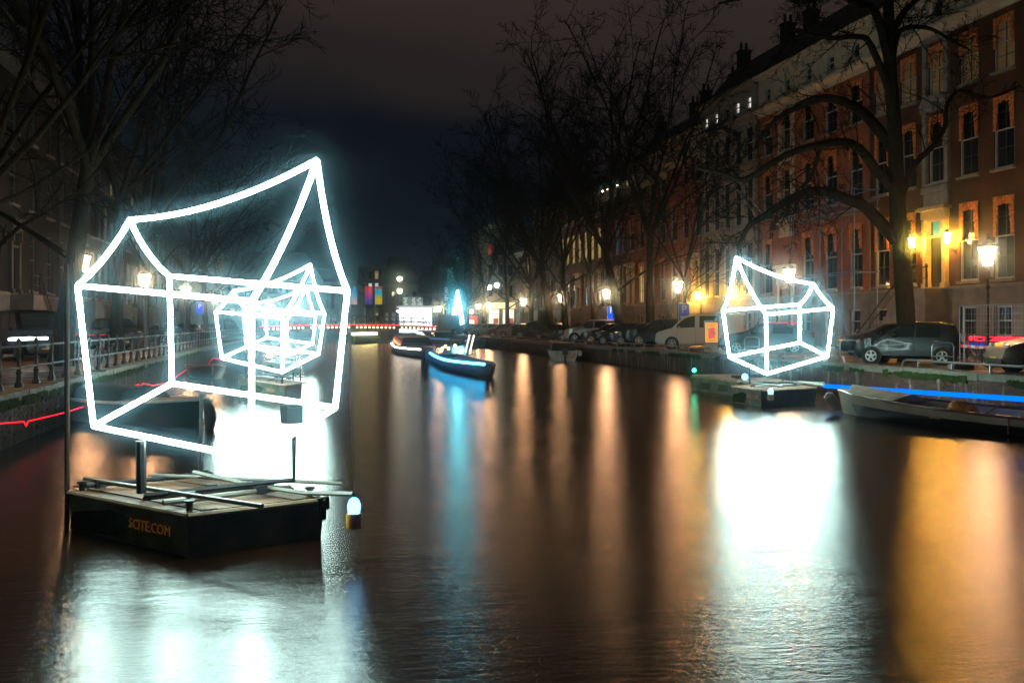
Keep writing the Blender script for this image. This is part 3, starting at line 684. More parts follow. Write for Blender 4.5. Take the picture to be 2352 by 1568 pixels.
# ================================================================== bare elms
class Tree:
    def __init__(s, seed, rmin=.007): s.r = random.Random(seed); s.big = MB(); s.tw = MB(); s.rmin = rmin
    def rv(s): return Vector((s.r.gauss(0, 1), s.r.gauss(0, 1), s.r.gauss(0, 1)))
    def path(s, p, d, L, n, wob, up):
        pts = [p.copy()]; d = d.normalized()
        for i in range(n):
            d = (d + s.rv()*wob + Vector((0, 0, up))).normalized(); p = p + d*(L/n); pts.append(p.copy())
        return pts
    def emit(s, pts, r0, r1):
        n = len(pts); rr = [r0+(r1-r0)*(i/(n-1))**.8 for i in range(n)]
        if r0 > .045: s.big.tube(pts, rr, 9 if r0 > .12 else 6, cap=False)
        else: s.tw.tube(pts, [max(q, s.rmin*.5) for q in rr], 3, cap=False)
        return rr
    def sub(s, pts, rr, lev, L, cnt, lo=.25):
        # children along a limb
        n = len(pts)-1
        for i in range(cnt):
            f = lo+(1-lo)*(i+s.r.random())/cnt; k = min(n-1, int(f*n)); q = pts[k].lerp(pts[k+1], f*n-k)
            d = (pts[k+1]-pts[k]).normalized(); a = d.cross(s.rv())
            if a.length < 1e-3: continue
            a.normalize(); an = radians(s.r.uniform(28, 62)); dd = d*cos(an)+a*sin(an)
            ll = L*s.r.uniform(.55, 1.15)*(1.15-.55*f); r0 = max(s.rmin, min(rr[k]*.62, ll*.0125+.004))
            s.limb(q, dd, ll, r0, lev)
    CN = {1: 10, 2: 8, 3: 6, 4: 0}
    def limb(s, p, d, L, r0, lev):
        n = {0: 7, 1: 7, 2: 5, 3: 4}.get(lev, 3)
        pts = s.path(p, d, L, n, {0: .05, 1: .075, 2: .11}.get(lev, .13), .022 if lev < 3 else .03)
        rr = s.emit(pts, r0, max(s.rmin*.6, r0*.28))
        if lev < 4: s.sub(pts, rr, lev+1, L*(.44 if lev == 1 else .45), s.CN[lev] if lev else 0)
    def grow(s, H, r0, fork, lean=(0, 0), limbs=4, spread=28, sides=3):
        base = [Vector((0, 0, -.3)), Vector((0, 0, .25))]
        p = Vector((0, 0, .25)); d = Vector((lean[0], lean[1], 1)).normalized(); m = 6
        tp = s.path(p, d, fork, m, .025, .02)
        pts = base+tp[1:]; rr = [r0*1.35, r0*1.1]+[r0*(1-.35*i/m) for i in range(1, m+1)]
        s.big.tube(pts, rr, 12, cap=False); top = pts[-1]; rt = rr[-1]
        a0 = s.r.uniform(0, 6)
        for i in range(limbs):
            a = a0+2*pi*i/limbs+s.r.uniform(-.3, .3); an = radians(s.r.uniform(spread*.45, spread*1.15))
            dd = Vector((cos(a)*sin(an), sin(a)*sin(an), cos(an)))+Vector((lean[0], lean[1], 0))*.5
            s.limb(top-Vector((0, 0, .25)), dd, (H-fork)*s.r.uniform(.85, 1.05), rt*s.r.uniform(.55, .74), 1)
        for i in range(sides):
            k = s.r.randint(4, len(pts)-1); a = s.r.uniform(0, 2*pi)
            s.limb(pts[k], Vector((cos(a)*.9, sin(a)*.9, .55)), (H-fork)*s.r.uniform(.35, .6), rr[k]*.38, 2)
        return s
    def meshes(s): return s.big.mesh('trunk', M_BARK, 'all'), s.tw.mesh('crown', M_TWIG)
TM = []
for sd, H, r0, fork, lean, limbs, spr in ((1, 20.5, .33, 6.2, (-.06, .0), 6, 38), (2, 22.5, .30, 7.0, (.02, .02), 6, 36), (4, 19.5, .27, 5.2, (-.03, 0), 7, 42), (5, 22.5, .36, 6.6, (-.12, .03), 6, 38), (9, 14, .16, 4.2, (0, .02), 5, 38)):
    TM.append(Tree(sd, .019).grow(H, r0, fork, lean, limbs, spr).meshes())
def put_tree(label, px, v, mi, rz=0.0, s=1.0, pyb=None, group='bare elms along the quays', dz=0):
    b = atv(px, v, z=QZ)
    t = thing('bare_tree', label, 'tree', b, rz, group); t.scale = (s, s, s)
    inst('trunk', TM[mi][0], t); inst('crown', TM[mi][1], t); return t
VT = 21.9
tr = [('thin pale trunked tree between the parking sign and the van', 1576, 4, .4, .95), ('thick upright elm left of the white van with a broad crown', 1494, 1, 1.2, 1.0), ('tall dark leaning elm with a wide crown beside the lit parking sign', 1428, 3, .0, 1.02),
      ('slender pale trunk in front of the brown brick houses', 1363, 4, 2.2, 1.2), ('elm with a straight dark trunk before the long brick house', 1301, 1, 3.0, .93), ('leaning elm with a pale lit foot above the black cars', 1270, 3, .25, 1.0), ('dark elm between the leaning elm and the corner shop', 1219, 2, 4.0, 1.0),
      ('elm with low forked branch before the corner shop', 1166, 2, 1.5, 1.05), ('far elm with thin trunk at the left end of the shop', 1110, 0, 3.6, .85), ('farthest bare elm on the right quay by the light cone', 1072, 2, 5.2, .8)]
for lb, px, mi, rz, s in tr: put_tree(lb, px, VT, mi, rz, s)
tl = [('leaning elm trunk forking high at the far left', 140, 3, 2.6, 1.0), ('thick dark elm behind the ridge of the largest light house', 264, 1, .8, 1.05), ('elm with brown lit trunk inside the largest light house', 330, 0, 2.0, 1.05), ('elm near the left parking sign', 432, 2, 1.0, .95), ('elm with yellowish mossy trunk beside the left blue sign', 474, 1, 2.4, .9), ('distant elm whose trunk is wound with lights', 508, 2, 3.3, .95), ('small crowned far elm beyond the left quay', 610, 2, 4.3, .75), ('dim far elm near the left bridge end', 560, 0, 5.0, .8)]
for i, (lb, px, mi, rz, s) in enumerate(tl): put_tree(lb, px, -8.9 if i else -8.0, mi, rz, s)
put_tree('dark elm at the left border with branches crossing the corner', -40, -9.5, 2, .7, 1.05)
for i, (px, mi, rz, s, lb) in enumerate(((985, 2, .3, .75, 'bare tree behind the lit kiosk'), (1015, 0, 2.2, .8, 'bare tree behind the vertical black banner'))):
    p = P(px, HY, 190); p.z = QZ; t = thing('bare_tree', lb, 'tree', p, rz, 'bare elms along the quays'); t.scale = (s, s, s); inst('trunk', TM[mi][0], t); inst('crown', TM[mi][1], t)
# near elm with arching limbs, traced limb by limb at its own depth
def near_elm():
    Y0 = depv(2085, 21.9); bp_ = atv(2085, 21.9, z=QZ)
    T = Tree(77, .009)
    def pp(px, py, dy=0): return P(px, py, Y0+dy)-bp_
    def z2(x, y): return ((x/2.613+1960)*.91875, (y/2.613)*.91875)
    def z3(x, y): return ((x/2.375+1500)*.91875, (y/2.375+100)*.91875)
    def smooth(ps, n=3):
        out = []
        for i in range(len(ps)-1):
            p0, p1, p2, p3 = ps[max(i-1, 0)], ps[i], ps[i+1], ps[min(i+2, len(ps)-1)]
            for k in range(n):
                t = k/n; out.append(.5*((2*p1)+(p2-p0)*t+(2*p0-5*p1+4*p2-p3)*t*t+(3*p1-p0-3*p2+p3)*t**3))
        return out+[ps[-1]]
    tk = smooth([Vector((0, 0, -.4)), pp(2084, 800), pp(2078, 690), pp(2068, 560), pp(2062, 480), pp(2058, 380), pp(2054, 280), pp(2046, 190), pp(2042, 100), pp(2040, 0, .3), pp(2036, -120, .6)])
    n = len(tk); T.big.tube(tk, [.50-.02*0 if i < 2 else .37-.20*(i/n) for i in range(n)], 14, cap=False)
    L = [([pp(2066, 560), pp(*z2(540, 1360)), pp(*z2(430, 1310), -.5), pp(*z2(260, 1250), -1), pp(*z2(100, 1270), -1.3), pp(*z3(950, 1060), -1.6), pp(*z3(880, 1110), -1.8), pp(*z3(820, 1230), -2)], .19),
         ([pp(2060, 440), pp(*z2(600, 1110), -.3), pp(*z2(500, 980), -.8), pp(*z2(400, 930), -1.2), pp(*z2(240, 945), -1.6), pp(*z3(1090, 690), -2.2), pp(*z3(860, 830), -2.6), pp(*z3(720, 790), -3.0), pp(*z3(560, 760), -3.2)], .16),
         ([pp(2056, 350), pp(*z2(560, 780), .5), pp(*z2(430, 680), 1), pp(*z2(260, 640), 1.4), pp(*z2(120, 680), 1.8), pp(*z3(1270, 360), 2.2), pp(*z3(1090, 440), 2.6), pp(*z3(980, 540), 3.0), pp(*z3(930, 640), 3.2)], .17),
         ([pp(2064, 470), pp(*z2(850, 1080), .4), pp(*z2(970, 960), .8), pp(*z2(1050, 830), 1), pp(*z2(1060, 700), 1.2), pp(*z2(1150, 590), 1.6), pp(*z2(1340, 640), 2), pp(*z2(1540, 560), 2.4)], .10),
         ([pp(2048, 150), pp(*z2(740, 230), .3), pp(*z2(820, 180), .6), pp(*z2(960, 190), 1), pp(*z2(1100, 270), 1.2), pp(*z2(1220, 330), 1.6)], .10),
         ([pp(2046, 160), pp(*z2(600, 90), -.4), pp(*z2(470, 20), -.8), pp(*z2(330, -40), -1), pp(*z2(100, 20), -1.4), pp(1780, -20, -1.6), pp(1650, 10, -1.8)], .14),
         ([pp(2050, 230), pp(*z2(570, 300), -.8), pp(*z2(480, 240), -1.5), pp(*z2(300, 250), -2.2), pp(*z2(60, 200), -2.6), pp(1850, 70, -2.8)], .11),
         ([pp(2042, 90), pp(*z2(800, 60), .5), pp(*z2(1000, -80), 1), pp(2250, -60, 1.5)], .12),
         ([pp(*z2(240, 945), -1.6), pp(*z2(190, 1120), -1.8), pp(*z2(120, 1240), -2.0), pp(*z2(60, 1400), -2.2)], .06)]
    for pts, r in L:
        ps = smooth(pts); rr = [r*(1-.72*i/(len(ps)-1)) for i in range(len(ps))]
        rr = [q*1.3 for q in rr]; T.big.tube(ps, rr, 9, cap=False)
        T.sub(ps, rr, 2, 2.3, 20, .2)
    T.sub(tk, [.14]*len(tk), 2, 3.0, 7, .55)
    t = thing('bare_tree', 'nearest elm, thick trunk with long limbs arching left in front of the brick houses', 'tree', bp_, 0, 'bare elms along the quays')
    a, b = T.meshes(); inst('trunk', a, t); inst('crown', b, t)
near_elm()
# lights wound round two far trunks
def wound(px, py0, py1, Y, label, col, s, w, ns):
    p = P(px, HY, Y); p.z = 0; rr = random.Random(4); m = MB()
    z0, z1 = HC+(HY-py0)/F*Y, HC+(HY-py1)/F*Y
    for i in range(110):
        z = z0+(z1-z0)*i/150; a = i*.7
        m.sph((w*cos(a), w*sin(a), z), .05, 4, 3)
    for i in range(ns):
        zz = rr.uniform(z0+(z1-z0)*.35, z1); q = rr.gauss(.8, .9); 
        if zz > z0+(z1-z0)*.5 or q > 0: m.sph((q*.9, rr.uniform(-1, 1), zz), .05, 4, 3)
    o = m.build('light_string', emis(label, col, s), None, loc=p); tag(o, label, 'string lights'); return o
wound(1034, 724, 575, 128, 'turquoise light string wound up a tree by the light cone', (.12, .75, .68), .7, .3, 40)
wound(508, 670, 560, 110, 'pale yellow light string on a tree trunk inside the big light house', (.9, .8, .45), .4, .3, 12)
LAMP = 165
# ================================================================== lamps, rails, signs
GLASS = emis('street lantern glass', (1.0, .51, .24), LAMP)
M_LPOST = mat('dark red brown lamp iron', (.05, .018, .016), .4, 0, .3)
LM = {}
def lamp_meshes():
    LM['post'] = MB().lathe([(.16, 0), (.16, .25), (.11, .3), (.10, .8), (.065, .9), (.06, 1.3), (.085, 1.35), (.05, 1.45), (.042, 2.55), (.08, 2.6), (.08, 2.66), (.04, 2.72), (.04, 3.1), (.06, 3.14)], 10).mesh('post', M_LPOST, True)
    LM['lantern_glass'] = MB().lathe([(.15, 3.36), (.30, 3.95)], 6).mesh('lantern_glass', GLASS)
    c = MB().lathe([(.34, 3.95), (.34, 4.0), (.27, 4.06), (.2, 4.14), (.08, 4.22), (.08, 4.28), (.02, 4.42)], 6)
    for k in range(6):
        a = 2*pi*k/6; c.bar((.16*cos(a), .16*sin(a), 3.34), (.315*cos(a), .315*sin(a), 3.96), .011, 4)
        for j in range(3): c.sph((.30*cos(a+j*.35), .30*sin(a+j*.35), 4.04), .035, 5, 3)
    c.lathe([(.17, 3.30), (.17, 3.36)], 6)
    LM['lantern_cap'] = c.mesh('lantern_cap', M_LPOST)
    s = MB()
    for k in range(4):
        a = pi/4+pi/2*k; s.tube([(x*cos(a), x*sin(a), z) for x, z in ((.04, 2.95), (.14, 2.97), (.12, 3.1), (.05, 3.2), (.08, 3.28), (.15, 3.34))], .016, 5)
    LM['scroll_bracket'] = s.mesh('scroll_bracket', M_LPOST)
lamp_meshes()
def lamp(label, p, s=1.0):
    t = thing('street_lamp', label, 'street lamp', p, 0, 'lit lantern street lamps'); t.scale = (s, s, s)
    for k in ('post', 'lantern_glass', 'lantern_cap', 'scroll_bracket'): inst(k, LM[k], t)
    return t
VLAMP = 22.34
rl = [(2268, 'nearest lantern lamp, right of the yellow doorway'), (1813, 'lantern lamp standing behind the right light house'), (1557, 'lantern lamp beside the blue parking sign'), (1393, 'lantern lamp between the dark trunks left of the van'), (1290, 'lantern lamp before the long brick house'), (1202, 'lantern lamp above the black cars near the shop'), (1122, 'lantern lamp in front of the corner shop'), (1098, 'lantern lamp just left of the corner shop')]
for px, lb in rl: lamp(lb, atv(px, VLAMP, z=QZ))
for px, lb in ((188, 'lantern lamp at the upper left corner of the biggest light house'), (332, 'lantern lamp with a slim glow inside the biggest light house'), (427, 'lantern lamp right of the second left one, in front of dark houses'), (492, 'farthest lantern lamp on the left quay')): lamp(lb, atv(px, -8.2, z=QZ))
lamp('added lantern lamp left of the view, continuing the left quay row', Vector((-8.2, 22.5, QZ)))  # added out of view to light the near barge's side
p = P(620, 740, 125); p.z = QZ; lamp('lantern lamp behind the middle light house near the bridge', p)
for px, py, Y, lb in ((1009, 705, 150, 'lantern lamp right of the kiosk'), (685, 727, 165, 'lamp at the left end of the bridge'),): 
    q = P(px, py, Y); q.z = QZ; lamp(lb, q)
# hanging lamps over the square
for py, lb in ((640, 'upper bright lamp hung over the square'), (668, 'lower bright lamp hung over the square')):
    q = P(918, py, 172); o = thing('hanging_lamp', lb, 'hanging lamp', q, 0, 'lamps hung over the square')
    MB().sph((0, 0, 0), .42, 10, 6).build('glass_globe', emis('hanging lamp', (1, .78, .45), 24), o); MB().lathe([(.4, .3), (.1, .55), (.05, .8)], 8).build('cap', M_BLACK, o)
    MB().tube([(-22, 0, 2.0), (0, 0, .8), (24, 0, 2.2)], .04, 4).build('wire', M_BLACK, o)
for px, py, lb in ((1141, 655, 'white globe lamp over the corner shop, right one'), (1124, 660, 'white globe lamp over the corner shop, left one')):
    q = P(px, py, 135); o = thing('hanging_lamp', lb, 'hanging lamp', q, 0, 'lamps over the shop')
    MB().sph((0, 0, 0), .33, 10, 6).build('glass_globe', emis('shop globe', (1, .82, .62), 16), o); MB().bar((0, 0, .2), (0, 4, .9), .04).build('arm', M_BLACK, o)
# left quay railing
rt = thing('railing', 'black iron railing with turned posts along the left quay', 'railing', (VL-.25, 0, QZ))
PM = MB().lathe([(.09, .03), (.09, .1), (.055, .16), (.045, .3), (.065, .34), (.04, .4), (.038, .72), (.06, .76), (.045, .8), (.05, .92), (.035, .98), (.05, 1.03), (.01, 1.08)], 8).mesh('post', M_BLACK, True)
M_RAILM = mat('worn shiny rail', (.22, .23, .24), .3, .7, .3)
y = 9.0; ys_ = []
while y < 120: ys_.append(y); y += 1.43
for y in ys_: inst('post', PM, rt, (0, y, .03))
for z in (.44, .90): MB().tube([(0, 8, z+.03), (0, 60, z+.03), (0, 121, z+.03)], .026, 6).build('rail', M_RAILM, rt)
# low pipe rail at the right quay edge
for (ya, yb, lb) in ((15.5, 29.5, 'low bent pipe rail at the quay edge before the silver car'), (33.0, 42.0, 'low pipe rail at the quay edge before the dark hatchback'), (45, 62, 'low pipe rail below the white van and poster'), (64, 110, 'long low pipe rail before the far parked cars')):
    o = thing('edge_rail', lb, 'pipe rail', (VR+.2, 0, QZ), 0, 'low pipe rails on the right quay')
    MB().tube([(0, ya, .02), (0, ya+.12, .24), (0, ya+.3, .27), (0, (ya+yb)/2, .27), (0, yb-.3, .27), (0, yb-.1, .22), (0, yb, .02)], .035, 6).build('rail', M_STEEL, o)
    k = ya+1.2; pm = MB().box((0, 0, .14), (.04, .05, .26)).mesh('post', M_STEEL)
    while k < yb-.8: inst('post', pm, o, (0, k, 0)); k += 1.7
# bicycle hoops
def hoop(label, px, v, w=.62, h=.82):
    o = thing('bike_stand', label, 'bike stand', atv(px, v, z=QZ), 0, 'steel bicycle hoops')
    rz = -.55
    o.rotation_euler.z = rz
    MB().tube([(-w/2, 0, 0), (-w/2, 0, h-.12), (-w/2+.04, 0, h-.03), (-w/2+.12, 0, h), (w/2-.12, 0, h), (w/2-.04, 0, h-.03), (w/2, 0, h-.12), (w/2, 0, 0)], .028, 7).build('hoop', M_STEEL, o, 'all')
    MB().bar((-w/2, 0, h*.5), (w/2, 0, h*.5), .02).build('crossbar', M_STEEL, o)
hoop('steel hoop by the rear wheel of the dark hatchback', 2166, VR+.75); hoop('steel hoop right of the right light house', 1950, VR+.75); hoop('steel hoop seen through the right light house', 1727, VR+.9)
# signs
M_BLUE = mat('blue sign face', (.01, .06, .32), .5, em=(.01, .07, .5), es=.25)
def psign(label, px, py, v, s, lit=0.0, h=None, truck=True):
    p = atv(px, v, py); o = thing('parking_sign', label, 'parking sign', (p.x, p.y, QZ), 0, 'blue parking signs'); zc = p.z-QZ
    o.rotation_euler.z = -.25
    MB().bar((0, .03, 0), (0, .03, zc+.5*s), .035).build('pole', M_STEEL, o)
    m_ = M_BLUE if not lit else emis('lit blue sign', (.02, .12, 1.0), lit)
    f = MB().box((0, 0, zc), (.62*s, .03, 1.0*s)).build('sign_plate', m_, o)
    MB().box((0, .012, zc), (.68*s, .02, 1.06*s)).build('sign_edge', M_WHITE, f)
    ml = M_WHITE if not lit else emis('lit sign letter', (.8, .9, 1), 1.2)
    q = inst('letter', text_mesh('P', .62*s, .004, ml), f); q.matrix_local = Matrix.Translation((0, -.022, zc+.17*s)) @ Matrix.Rotation(pi/2, 4, 'X')
    if truck: MB().box((-.08*s, -.02, zc-.3*s), (.26*s, .012, .14*s)).box((.12*s, -.02, zc-.33*s), (.1*s, .012, .1*s)).build('truck_symbol', ml, f)
psign('blue parking sign with truck symbol beside the white van', 1571, 717, 21.2, .95)
psign('lit blue parking sign in front of the dark trunk', 1405, 719, 23.4, 1.0, 1.0, truck=False)
psign('lit blue parking sign on the left quay', 459, 708, -8.6, .9, 1.0, truck=False)
# poster stand
p = atv(1634, 19.9, z=QZ); o = thing('poster_stand', 'pale stand with a glowing orange poster of a red box', 'poster stand', p, -.42)
MB().box((0, 0, .78), (.74, .16, 1.56)).build('frame', mat('stand grey', (.4, .36, .3), .6), o)
pf = MB().box((0, -.085, .98), (.62, .02, 1.0)).build('poster', mat('orange poster', (.8, .32, .03), .5, em=(1, .42, .04), es=.75), o)
MB().box((0, -.082, 1.5), (.66, .02, .04)).box((0, -.082, .46), (.66, .02, .04)).box((-.33, -.082, .98), (.03, .02, 1.06)).box((.33, -.082, .98), (.03, .02, 1.06)).build('poster_rim', M_BLACK, o)
MB().prism([(-.14, .66), (.16, .72), (.17, 1.22), (-.06, 1.2), (-.13, 1.1)], 'y', -.105, -.097).build('red_box_print', mat('poster red', (.8, .03, .03), .5, em=(1, .05, .05), es=.7), pf)
for x, z, w in ((-.13, 1.14, .12), (.06, .98, .14), (.18, .92, .1)): MB().lathe([(w/2, -.003), (w/2, .003)], 10).xf(Matrix.Translation((x, -.108, z)) @ Matrix.Rotation(pi/2, 4, 'X')).build('print_dot', M_WHITE, pf)
for z, w in ((1.38, .42), (1.32, .3), (.58, .4)): MB().box((0, -.1, z), (w, .006, .025)).build('text_bar', mat('poster brown', (.4, .1, .02), .6), pf)
# vertical black banner with white letters
p = P(1025, HY, 150); o = thing('vertical_banner', 'tall black hanging banner with white sideways letters', 'banner', (p.x, p.y, QZ))
zb, zt = HC+(HY-695)/F*150-QZ, HC+(HY-655)/F*150-QZ
MB().bar((.35, 0, 0), (.35, 0, zt+.4), .06).build('pole', M_BLACK, o); MB().box((0, 0, (zb+zt)/2), (.56, .05, zt-zb)).build('cloth', mat('black banner', (.012, .014, .03), .7), o)
q = inst('lettering', text_mesh('EBV.XO', .58, .004, mat('banner white', (.7, .68, .72), .6, em=(.8, .78, .85), es=.4)), o); q.matrix_local = Matrix.Translation((0, -.04, (zb+zt)/2)) @ Matrix.Rotation(pi/2, 4, 'X') @ Matrix.Rotation(pi/2, 4, 'Z')
# yellow poles and blue panel near there
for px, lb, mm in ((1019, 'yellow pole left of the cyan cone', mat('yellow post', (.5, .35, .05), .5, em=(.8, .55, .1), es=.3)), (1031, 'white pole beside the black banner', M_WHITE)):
    q = P(px, HY, 148); o = MB().lathe([(.12, 0), (.1, 4.2), (.16, 4.3)], 8).build('marker_pole', mm, None, loc=(q.x, q.y, QZ)); tag(o, lb, 'pole')
# barrier fence panel with tape
a = atv(2205, 19.6, z=QZ); b = atv(2362, 19.9, z=QZ); o = thing('site_fence', 'wire mesh site fence panel on a concrete foot before the bicycles', 'fence panel', a)
dv = b-a; L = dv.length; o.rotation_euler.z = atan2(dv.y, dv.x)
fr = MB().tube([(0, 0, .1), (0, 0, 1.95), (L, 0, 1.98), (L, 0, .1)], .024, 6).bar((.16, .02, .1), (.16, .02, 1.95), .024); fr.build('frame', M_STEEL, o)
wr = MB()
for i in range(9): wr.bar((0, 0, .3+.2*i), (L, 0, .3+.2*i), .004, 3)
for i in range(1, int(L/.12)): wr.bar((.12*i, 0, .15), (.12*i, 0, 1.95), .0022, 3)
wr.build('wire_mesh', M_STEEL, o, kind='stuff')
MB().box((.1, -.05, .09), (.26, .75, .16)).box((.1, -.3, .1), (.2, .12, .19)).build('concrete_foot', M_PLINTH, o)
tp = thing('barrier_tape', 'red and white striped tape strung across the fence and bicycles', 'tape', a+Vector((0, 0, .70)), o.rotation_euler.z)
mr = mat('tape red', (.65, .02, .02), .5); n = 14
for i in range(n):
    x0, x1 = L*.86*i/n, L*.86*(i+1)/n; z = lambda x: -.12*sin(pi*x/(L*.86))*.25
    MB().add([(x0, -.03, z(x0)), (x1, -.03, z(x1)), (x1, -.03, z(x1)+.085), (x0, -.03, z(x0)+.085), (x0, -.026, z(x0)), (x1, -.026, z(x1)), (x1, -.026, z(x1)+.085), (x0, -.026, z(x0)+.085)], [(0, 1, 2, 3), (4, 7, 6, 5), (0, 4, 5, 1), (3, 2, 6, 7)]).build('tape_stripe', mr if i % 2 == 0 else M_WHITE, tp)
# red over blue light trails of passing vehicles, built as tubes behind the bicycles
pa, pb_ = atv(2186, 23.6, 776), atv(2420, 23.6, 776)
o = thing('vehicle_trail', 'long red vehicle light trail above a blue one behind the bicycles', 'light trail bar', pa)
d_ = pb_-pa; d_.z = 0
MB().add([], []).tube([(0, 0, .0), d_], .085, 8).build('red_trail_tube', emis('red light trail bar', (1, .02, .05), 1.8), o)
MB().tube([(0, 0, -.22), d_+Vector((0, 0, -.22))], .05, 8).build('blue_trail_tube', emis('blue light trail bar', (.01, .04, 1), .8), o)
for f in (.02, .35, .66, .98): q = d_*f; MB().bar((q.x, q.y, -.95), (q.x, q.y, .1), .03).build('post', M_BLACK, o)
pa, pb_ = atv(1758, 24.2, 741), atv(1838, 24.2, 742); o = MB().bar((0, 0, 0), pb_-pa, .03, 6).build('trail_bar', emis('thin red trail', (1, .02, .03), 1.2), None, loc=pa); tag(o, 'thin red tail light trail seen through the right light house', 'light trail bar')  # tail light trail built as a glowing bar
# left road: white and red light trails, built as glowing bars
pa, pb_ = atv(22, -8.6, 779), atv(108, -8.6, 776.5); o = MB().bar((0, 0, 0), pb_-pa, .05, 8).build('trail_bar', emis('left white trail', (.9, .97, 1), 6), None, loc=pa); tag(o, 'short white light trail behind the railing at the far left', 'light trail bar')
pa, pb_ = atv(112, -10.5, 771), atv(262, -10.5, 768); o = MB().bar((0, 0, 0), pb_-pa, .018, 6).build('trail_bar', emis('left red trail', (1, .02, .03), 1.5), None, loc=pa); tag(o, 'thin red light trail behind the left railing', 'light trail bar')
# red trail of a bobbing boat lamp, built as a glowing cord
pts = [(-30, 975), (0, 972), (55, 968), (60, 978), (65, 967), (150, 947), (240, 918), (318, 882), (322, 889), (328, 880), (352, 885), (385, 878), (430, 848), (434, 844), (455, 850), (470, 848), (486, 826), (490, 822), (520, 828), (540, 826)]
o = MB().tube([atv(px, -5.25, py) for px, py in pts], .0135, 6).build('trail_cord', emis('red trail cord', (1, .015, .03), 2.2)); tag(o, 'red boat lamp trail, built as a cord along the left quay wall', 'light trail cord')
# blue light trail at the right, built as a glowing tube
pa, pb_ = atz(1895, 886, 0.9), None
pa = P(1894, 886, 30.2); pb_ = P(2420, 921, 22.5)
o = MB().tube([pa, pb_], .062, 10).build('trail_tube', emis('blue tube', (.0, .20, 1.0), 1.35), smooth='all'); tag(o, 'long straight blue light trail, built as a tube, reaching over the moored sloop', 'light tube')
pa = P(1893, 886, 30.3)
